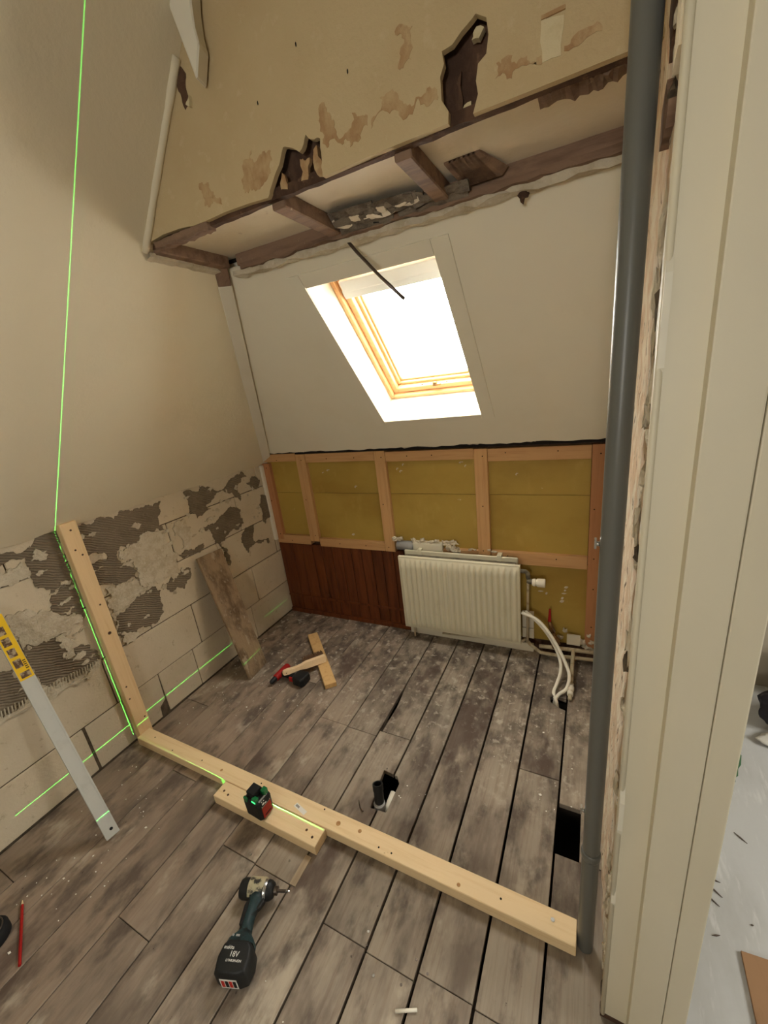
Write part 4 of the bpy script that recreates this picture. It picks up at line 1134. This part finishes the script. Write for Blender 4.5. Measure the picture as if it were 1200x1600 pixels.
# ---- drain pipe in the floor hole
dp = thing('drain_stub', 'dark drain pipe stub with grey fittings standing in the floor hole', 'pipe', (-.727, .99, -.26))
def ringtube(path, r_out, r_in, nm, m, par):
    q = MB(); n = 20; P = [Vector(p) for p in path]
    t = (P[-1] - P[0]).normalized(); x = Vector((0, 1, 0)); x = (x - t * x.dot(t)).normalized(); y = t.cross(x)
    c = lambda p, r: [p + (x * math.cos(2 * math.pi * k / n) + y * math.sin(2 * math.pi * k / n)) * r for k in range(n)]
    q.grid([c(P[0], r_out), c(P[-1], r_out), c(P[-1], r_in), c(P[0], r_in)], close_u=True)
    return q.build(nm, m, par, smooth=True, angle=.7)
ringtube([(-.711, .972, -.02), (-.724, .998, .060)], .0195, .0160, 'socket_pipe', 'black', dp)
ringtube([(-.7205, .991, .038), (-.7245, .999, .062)], .0215, .0160, 'socket_rim', 'black', dp)
MB().tube([(-.700, .950, -.255), (-.710, .970, -.002)], .0235, 18).build('grey_socket', 'grey_pvc2', dp, smooth=True, angle=.7)
MB().tube([(-.685, 1.02, -.255), (-.685, .99, -.12), (-.680, .972, -.035), (-.680, 1.0, -.022), (-.682, 1.04, -.02)], .013, 12).build('side_pipe', 'tube', dp, smooth=True)

# ================================================================== RADIATOR
rd = thing('radiator', 'cream ribbed panel radiator hanging on the opened knee wall', 'radiator', B(-.675, .09, .09))
RX0, RX1, RZ0, RZ1 = -1.030, -.320, .088, .592
q = MB(); rows = []
NR = 21
nu = NR * 8
for iz in range(29):
    z = RZ0 + (RZ1 - RZ0) * iz / 28
    row = []
    for iu in range(nu + 1):
        u = RX0 + (RX1 - RX0) * iu / nu
        ph = (u - RX0 - .012) / (RX1 - RX0 - .024) * NR
        wave = .5 - .5 * math.cos(2 * math.pi * ph) if 0 <= ph <= NR else 0
        wave = min(1, wave * 1.7)
        e = min(1, max(0, (z - RZ0 - .020) / .018)) * min(1, max(0, (RZ1 - .030 - z) / .018))
        d = .103 + .013 * wave * e
        if iu in (0, nu): d -= .012
        if iz in (0, 28): d -= .012
        row.append(B(u, d, z))
    rows.append(row)
q.grid(rows)
fp = q.build('front_panel', 'rad', rd, smooth=True, angle=1.2)
MB().box(RX0, RX1, .088, .100, RZ0 + .004, RZ1 - .004, B).build('panel_body', 'rad', rd, bevel=.003, seg=1)
MB().box(RX0 + .02, RX1 - .02, .030, .042, RZ0, RZ1 + .014, B).build('rear_panel', 'rad', rd, bevel=.004, seg=1)
MB().box(RX0 + .03, RX1 - .03, .042, .090, RZ0 + .05, RZ1 - .012, B).build('convector', 'rad_dark', rd)
for u in (RX0 + .12, RX1 - .12):
    MB().box(u - .012, u + .012, .0005, .046, RZ1 - .07, RZ1 + .022, B).build('bracket', 'rad', rd)
MB().tube([B(RX1 - .01, .065, RZ1 - .05), B(RX1 + .022, .065, RZ1 - .05), B(RX1 + .034, .065, RZ1 - .062), B(RX1 + .036, .065, RZ1 - .09)], .012, 12).build('elbow', 'rad_dark', rd, smooth=True)
MB().tube([B(RX1 + .036, .065, RZ1 - .08), B(RX1 + .034, .066, .40), B(RX1 + .030, .066, .10)], .007, 10).build('feed_pipe', 'old_pipe', rd, smooth=True)
vh = MB()
vb = MB().tube([B(RX1 + .030, .070, .487), B(RX1 + .062, .072, .487)], [.012, .016], 14).build('valve_neck', 'rad_dark', rd, smooth=True)
MB().tube([B(-.262, .078, .487), B(-.256, .078, .487), B(-.246, .078, .487), B(-.243, .078, .487), B(-.239, .078, .487), B(-.236, .078, .487), B(-.200, .078, .488), B(-.196, .078, .488)], [.016, .020, .021, .017, .017, .0225, .0235, .021], 20).build('thermostat_head', 'valve', rd, smooth=True, angle=.7)
MB().tube([B(RX0 + .05, .075, RZ0 + .01), B(RX0 + .05, .075, .012)], .006, 10).build('drain_pipe', 'old_pipe', rd, smooth=True)

# ---- pipework, tubes, tap and tile pieces at the foot of the knee wall
pw = thing('copper_pipe_run', 'painted old water pipes along the foot of the knee wall', 'pipe', B(-.15, .05, 0))
MB().tube([B(-.30, .05, .10), B(-.275, .06, .075), B(-.22, .07, .040), B(-.10, .06, .030), B(.066, .05, .034)], .010, 12).build('lower_pipe', 'old_pipe', pw, smooth=True)
MB().tube([B(-.23, .04, .060), B(-.12, .04, .066), B(.066, .04, .074)], .011, 12).build('upper_pipe', 'old_pipe', pw, smooth=True)
MB().tube([B(-.053, .045, .068), B(-.053, .10, .060), (-.053, 1.90, .030), (-.053, 1.80, .020), (-.053, 1.765, .014)], .010, 12).build('branch_pipe', 'old_pipe', pw, smooth=True)
ft_ = MB().tube([(-.053, 1.865, .026), (-.053, 1.845, .025), (-.053, 1.842, .025), (-.053, 1.825, .022), (-.053, 1.815, .022)], [.014, .014, .017, .017, .014], 14).build('fitting', 'valve', pw, smooth=True)
MB().tube([(-.053, 1.812, .021), (-.053, 1.79, .019)], .0145, 14).build('fitting_nut', 'valve', pw, smooth=True)
MB().tube([B(-.30, .05, .10), B(-.33, .06, .085), B(-.80, .055, .052)], .007, 10).build('return_pipe', 'old_pipe', pw, smooth=True)

tp = thing('stop_tap', 'red handled brass stop tap beside the radiator', 'tap', B(-.165, .04, .07))
MB().tube([B(-.150, .04, .066), B(-.152, .04, .12), B(-.160, .04, .17)], [.014, .016, .013], 12).build('body', 'brass', tp, smooth=True)
MB().tube([B(-.160, .04, .17), B(-.172, .042, .215), B(-.176, .042, .235)], [.017, .012, .009], 12).build('bonnet', 'brass', tp, smooth=True)
MB().tube([B(-.16, .04, .15), B(-.135, .05, .13), B(-.13, .05, .10)], .012, 10).build('outlet', 'brass', tp, smooth=True)
MB().hexa([B(-.185, .034, .235), B(-.167, .034, .235), B(-.167, .05, .235), B(-.185, .05, .235), B(-.180, .036, .312), B(-.170, .036, .312), B(-.170, .046, .312), B(-.180, .046, .312)]).build('lever', 'red', tp, bevel=.002, seg=1)

TA = [(-0.315, 2.02, 0.305), (-0.247, 2.01, 0.283), (-0.189, 1.99, 0.235), (-0.135, 1.96, 0.166), (-0.094, 1.92, 0.105), (-0.072, 1.87, 0.07), (-0.081, 1.82, 0.029), (-0.105, 1.79, 0.006), (-0.122, 1.770, -0.03), (-.125, 1.765, -.15)]
TBp = [(-0.298, 2.04, 0.305), (-0.233, 2.03, 0.265), (-0.171, 2.01, 0.205), (-0.123, 1.985, 0.135), (-0.097, 1.95, 0.078), (-0.094, 1.90, 0.050), (-0.106, 1.85, 0.022), (-0.117, 1.80, 0.0), (-0.110, 1.757, -0.03), (-.108, 1.745, -.15)]


def smooth_path(P, k=5):
    P = [Vector(p) for p in P]; out_ = []
    for i in range(len(P) - 1):
        p0, p1, p2, p3 = P[max(i - 1, 0)], P[i], P[i + 1], P[min(i + 2, len(P) - 1)]
        for j in range(k):
            t = j / k
            out_.append(.5 * ((2 * p1) + (p2 - p0) * t + (2 * p0 - 5 * p1 + 4 * p2 - p3) * t * t + (3 * p1 - p0 - 3 * p2 + p3) * t ** 3))
    return out_ + [P[-1]]


TA = [(p[0] + (.010 if 0 < i < 7 else 0), p[1], p[2]) for i, p in enumerate(TA)]
TBp = [(p[0] - (.012 if 0 < i < 8 else 0), p[1], p[2]) for i, p in enumerate(TBp)]
o = MB().tube(smooth_path(TA), .0085, 12).build('plastic_tube', 'tube', smooth=True)
tag(o, 'white plastic tube nearer the camera, arching from the radiator into the floor hole', 'tube', 'white tubes beside the radiator')
o = MB().tube(smooth_path(TBp), .0085, 12).build('plastic_tube', 'tube', smooth=True)
tag(o, 'white plastic tube nearer the wall, arching from the radiator into the floor hole', 'tube', 'white tubes beside the radiator')
o = MB().box(-.088, -.020, .006, .016, .083, .148, B).build('tile_piece', 'tile_w', bevel=.001, seg=1)
tag(o, 'square white tile remnant above the pipes beside the grey pipe', 'tile')
o = MB().box(-.325, -.262, .004, .014, .155, .262, B).build('tile_piece', 'tile_w', bevel=.001, seg=1)
tag(o, 'upper white tile remnant on the wall right of the radiator', 'tile', 'tile remnants right of the radiator')
o = MB().box(-.325, -.262, .004, .014, .085, .150, B).build('tile_piece', 'tile_w', bevel=.001, seg=1)
tag(o, 'lower white tile remnant on the wall right of the radiator', 'tile', 'tile remnants right of the radiator')
bb = MB().box(-1.03, -.262, .012, .026, .0008, .055, B).build('baseboard_back', 'tile_w', kind='structure', bevel=.002, seg=1)
tag(bb, 'white skirting strip under the radiator')
for k, (u, z, s) in enumerate([(-.012, .10, .022), (.012, .07, .02), (.035, .11, .016), (.02, .15, .012), (-.10, .16, .012), (-.12, .11, .014), (.045, .06, .018)]):
    MB().ball(B(u, .0, z), (s, .014, s * .8), 2, .7, k + 60).build('plaster_crumb', 'residue', wk)

# ================================================================== SMALL THINGS ON THE FLOORS
o = MB().tube([(-.793, .948, .002), (-.775, .925, .0025), (-.757, .913, .003), (-.752, .916, .004)], .0016, 6).build('bent_nail', 'steel')
tag(o, 'bent dark nail lying on the floorboards beside the drain hole', 'nail')
o = MB().tube([(-.413, .482, .0045), (-.36, .508, .0045)], .004, 10).build('wall_plug', 'tube', smooth=True)
tag(o, 'small white plastic wall plug lying at the bottom edge of the floorboards', 'wall plug')
q = MB(); rk = random.Random(77)
spots = [(-1.9, .70), (-1.75, .62), (-1.86, .66), (-1.6, .72), (-1.7, 1.2), (-1.6, 1.3), (-1.55, 1.5), (-1.95, 1.35), (-1.9, 1.0), (-1.5, 1.25), (-1.75, .25), (-1.68, .30), (-1.55, .35), (-.70, .20), (-.25, 1.5), (-.3, 1.7), (-.55, .95), (-.15, 1.3), (-1.85, 1.2)]
for k in range(150):
    c = rk.choice(spots); x = c[0] + rk.gauss(0, .09); y = c[1] + rk.gauss(0, .09)
    if not (-2.0 < x < 0 and .05 < y < 2.0) or (.70 < y < .86): continue
    s = rk.uniform(.001, .003) * (1.8 if rk.random() < .1 else 1); a = rk.uniform(0, 3.1)
    z = .0012
    q.hexa([(x + s * math.cos(a + t) * k2, y + s * math.sin(a + t), z + h) for h in (0, .0012) for t, k2 in ((0, 1), (1.4, 1.5), (3.2, .8), (4.6, 1.2))])
o = q.build('paint_flakes', 'chip', kind='stuff')
tag(o, 'white paint and plaster flakes scattered on the floorboards', 'debris')
o = MB().prism(fract([(-.722, .228), (-.708, .21), (-.700, .23), (-.704, .262), (-.716, .262)], 2, .15, 2), lambda a, b: (a, b, .0008), lambda a, b: (a, b, .0025)).build('paint_chip', 'chip')
tag(o, 'larger white paint chip on the floorboards at the bottom edge', 'debris')

o = MB().prism([(.415, .969), (.60, .985), (.62, .60), (.405, .62)], lambda a, b: (a, b, .0008), lambda a, b: (a, b, .008)).build('brown_sheet', 'hardboard', bevel=.001, seg=1)
tag(o, 'brown board lying on the pale floor at the bottom right corner', 'board')
for (x, y, a, l, w) in [(.495, 1.315, -.75, .040, 'farthest from the brown board'), (.385, 1.11, -.7, .045, 'of a pair close to the jamb, the farther'), (.372, 1.080, -.65, .045, 'of a pair close to the jamb, the nearer'),
                        (.395, 1.140, -.1, .022, 'short and broad, beside the jamb'), (.365, .985, .4, .022, 'midway between jamb and brown board'), (.46, 1.05, .2, .008, 'tiny, out on the open floor')]:
    c, s = math.cos(a), math.sin(a)
    pts = [(-l / 2, 0), (0, -.0025), (l / 2, 0), (0, .002)]
    o = MB().prism([(x + p * c - r_ * s, y + p * s + r_ * c) for p, r_ in pts], lambda a_, b: (a_, b, .0006), lambda a_, b: (a_, b, .003)).build('wood_splinter', 'splinter')
    tag(o, 'dark splinter on the pale floor, ' + w, 'splinter', 'splinters on the pale floor')

bag = thing('plastic_sack', 'black sack with a white one under it on the pale floor', 'sack', (.87, 1.86, 0))


def crumple(c, r, seed, amp=.35, sub=4):
    q = MB(); g = bmesh.ops.create_icosphere(q.bm, subdivisions=sub, radius=1.0)
    for v in g['verts']:
        d = v.co.copy()
        k = 1 + amp * (noise.noise(d * 1.6 + Vector((seed, 0, 0))) + .5 * noise.noise(d * 4 + Vector((0, seed, 0))))
        v.co = Vector((c[0] + d.x * r[0] * k, c[1] + d.y * r[1] * k, max(c[2] + d.z * r[2] * k, .001)))
    return q


crumple((.86, 1.88, .10), (.20, .07, .11), 3, .2).build('black_sack', 'bag_k', bag, smooth=True)
crumple((.78, 1.79, .02), (.11, .05, .02), 5, .25).build('white_sack', 'bag_w', bag, smooth=True)
wsk = crumple((1.0, 2.07, .16), (.22, .045, .14), 8, .2).build('plastic_sack', 'bag_w', smooth=True)
tag(wsk, 'white crumpled plastic sack resting behind the black one', 'sack')
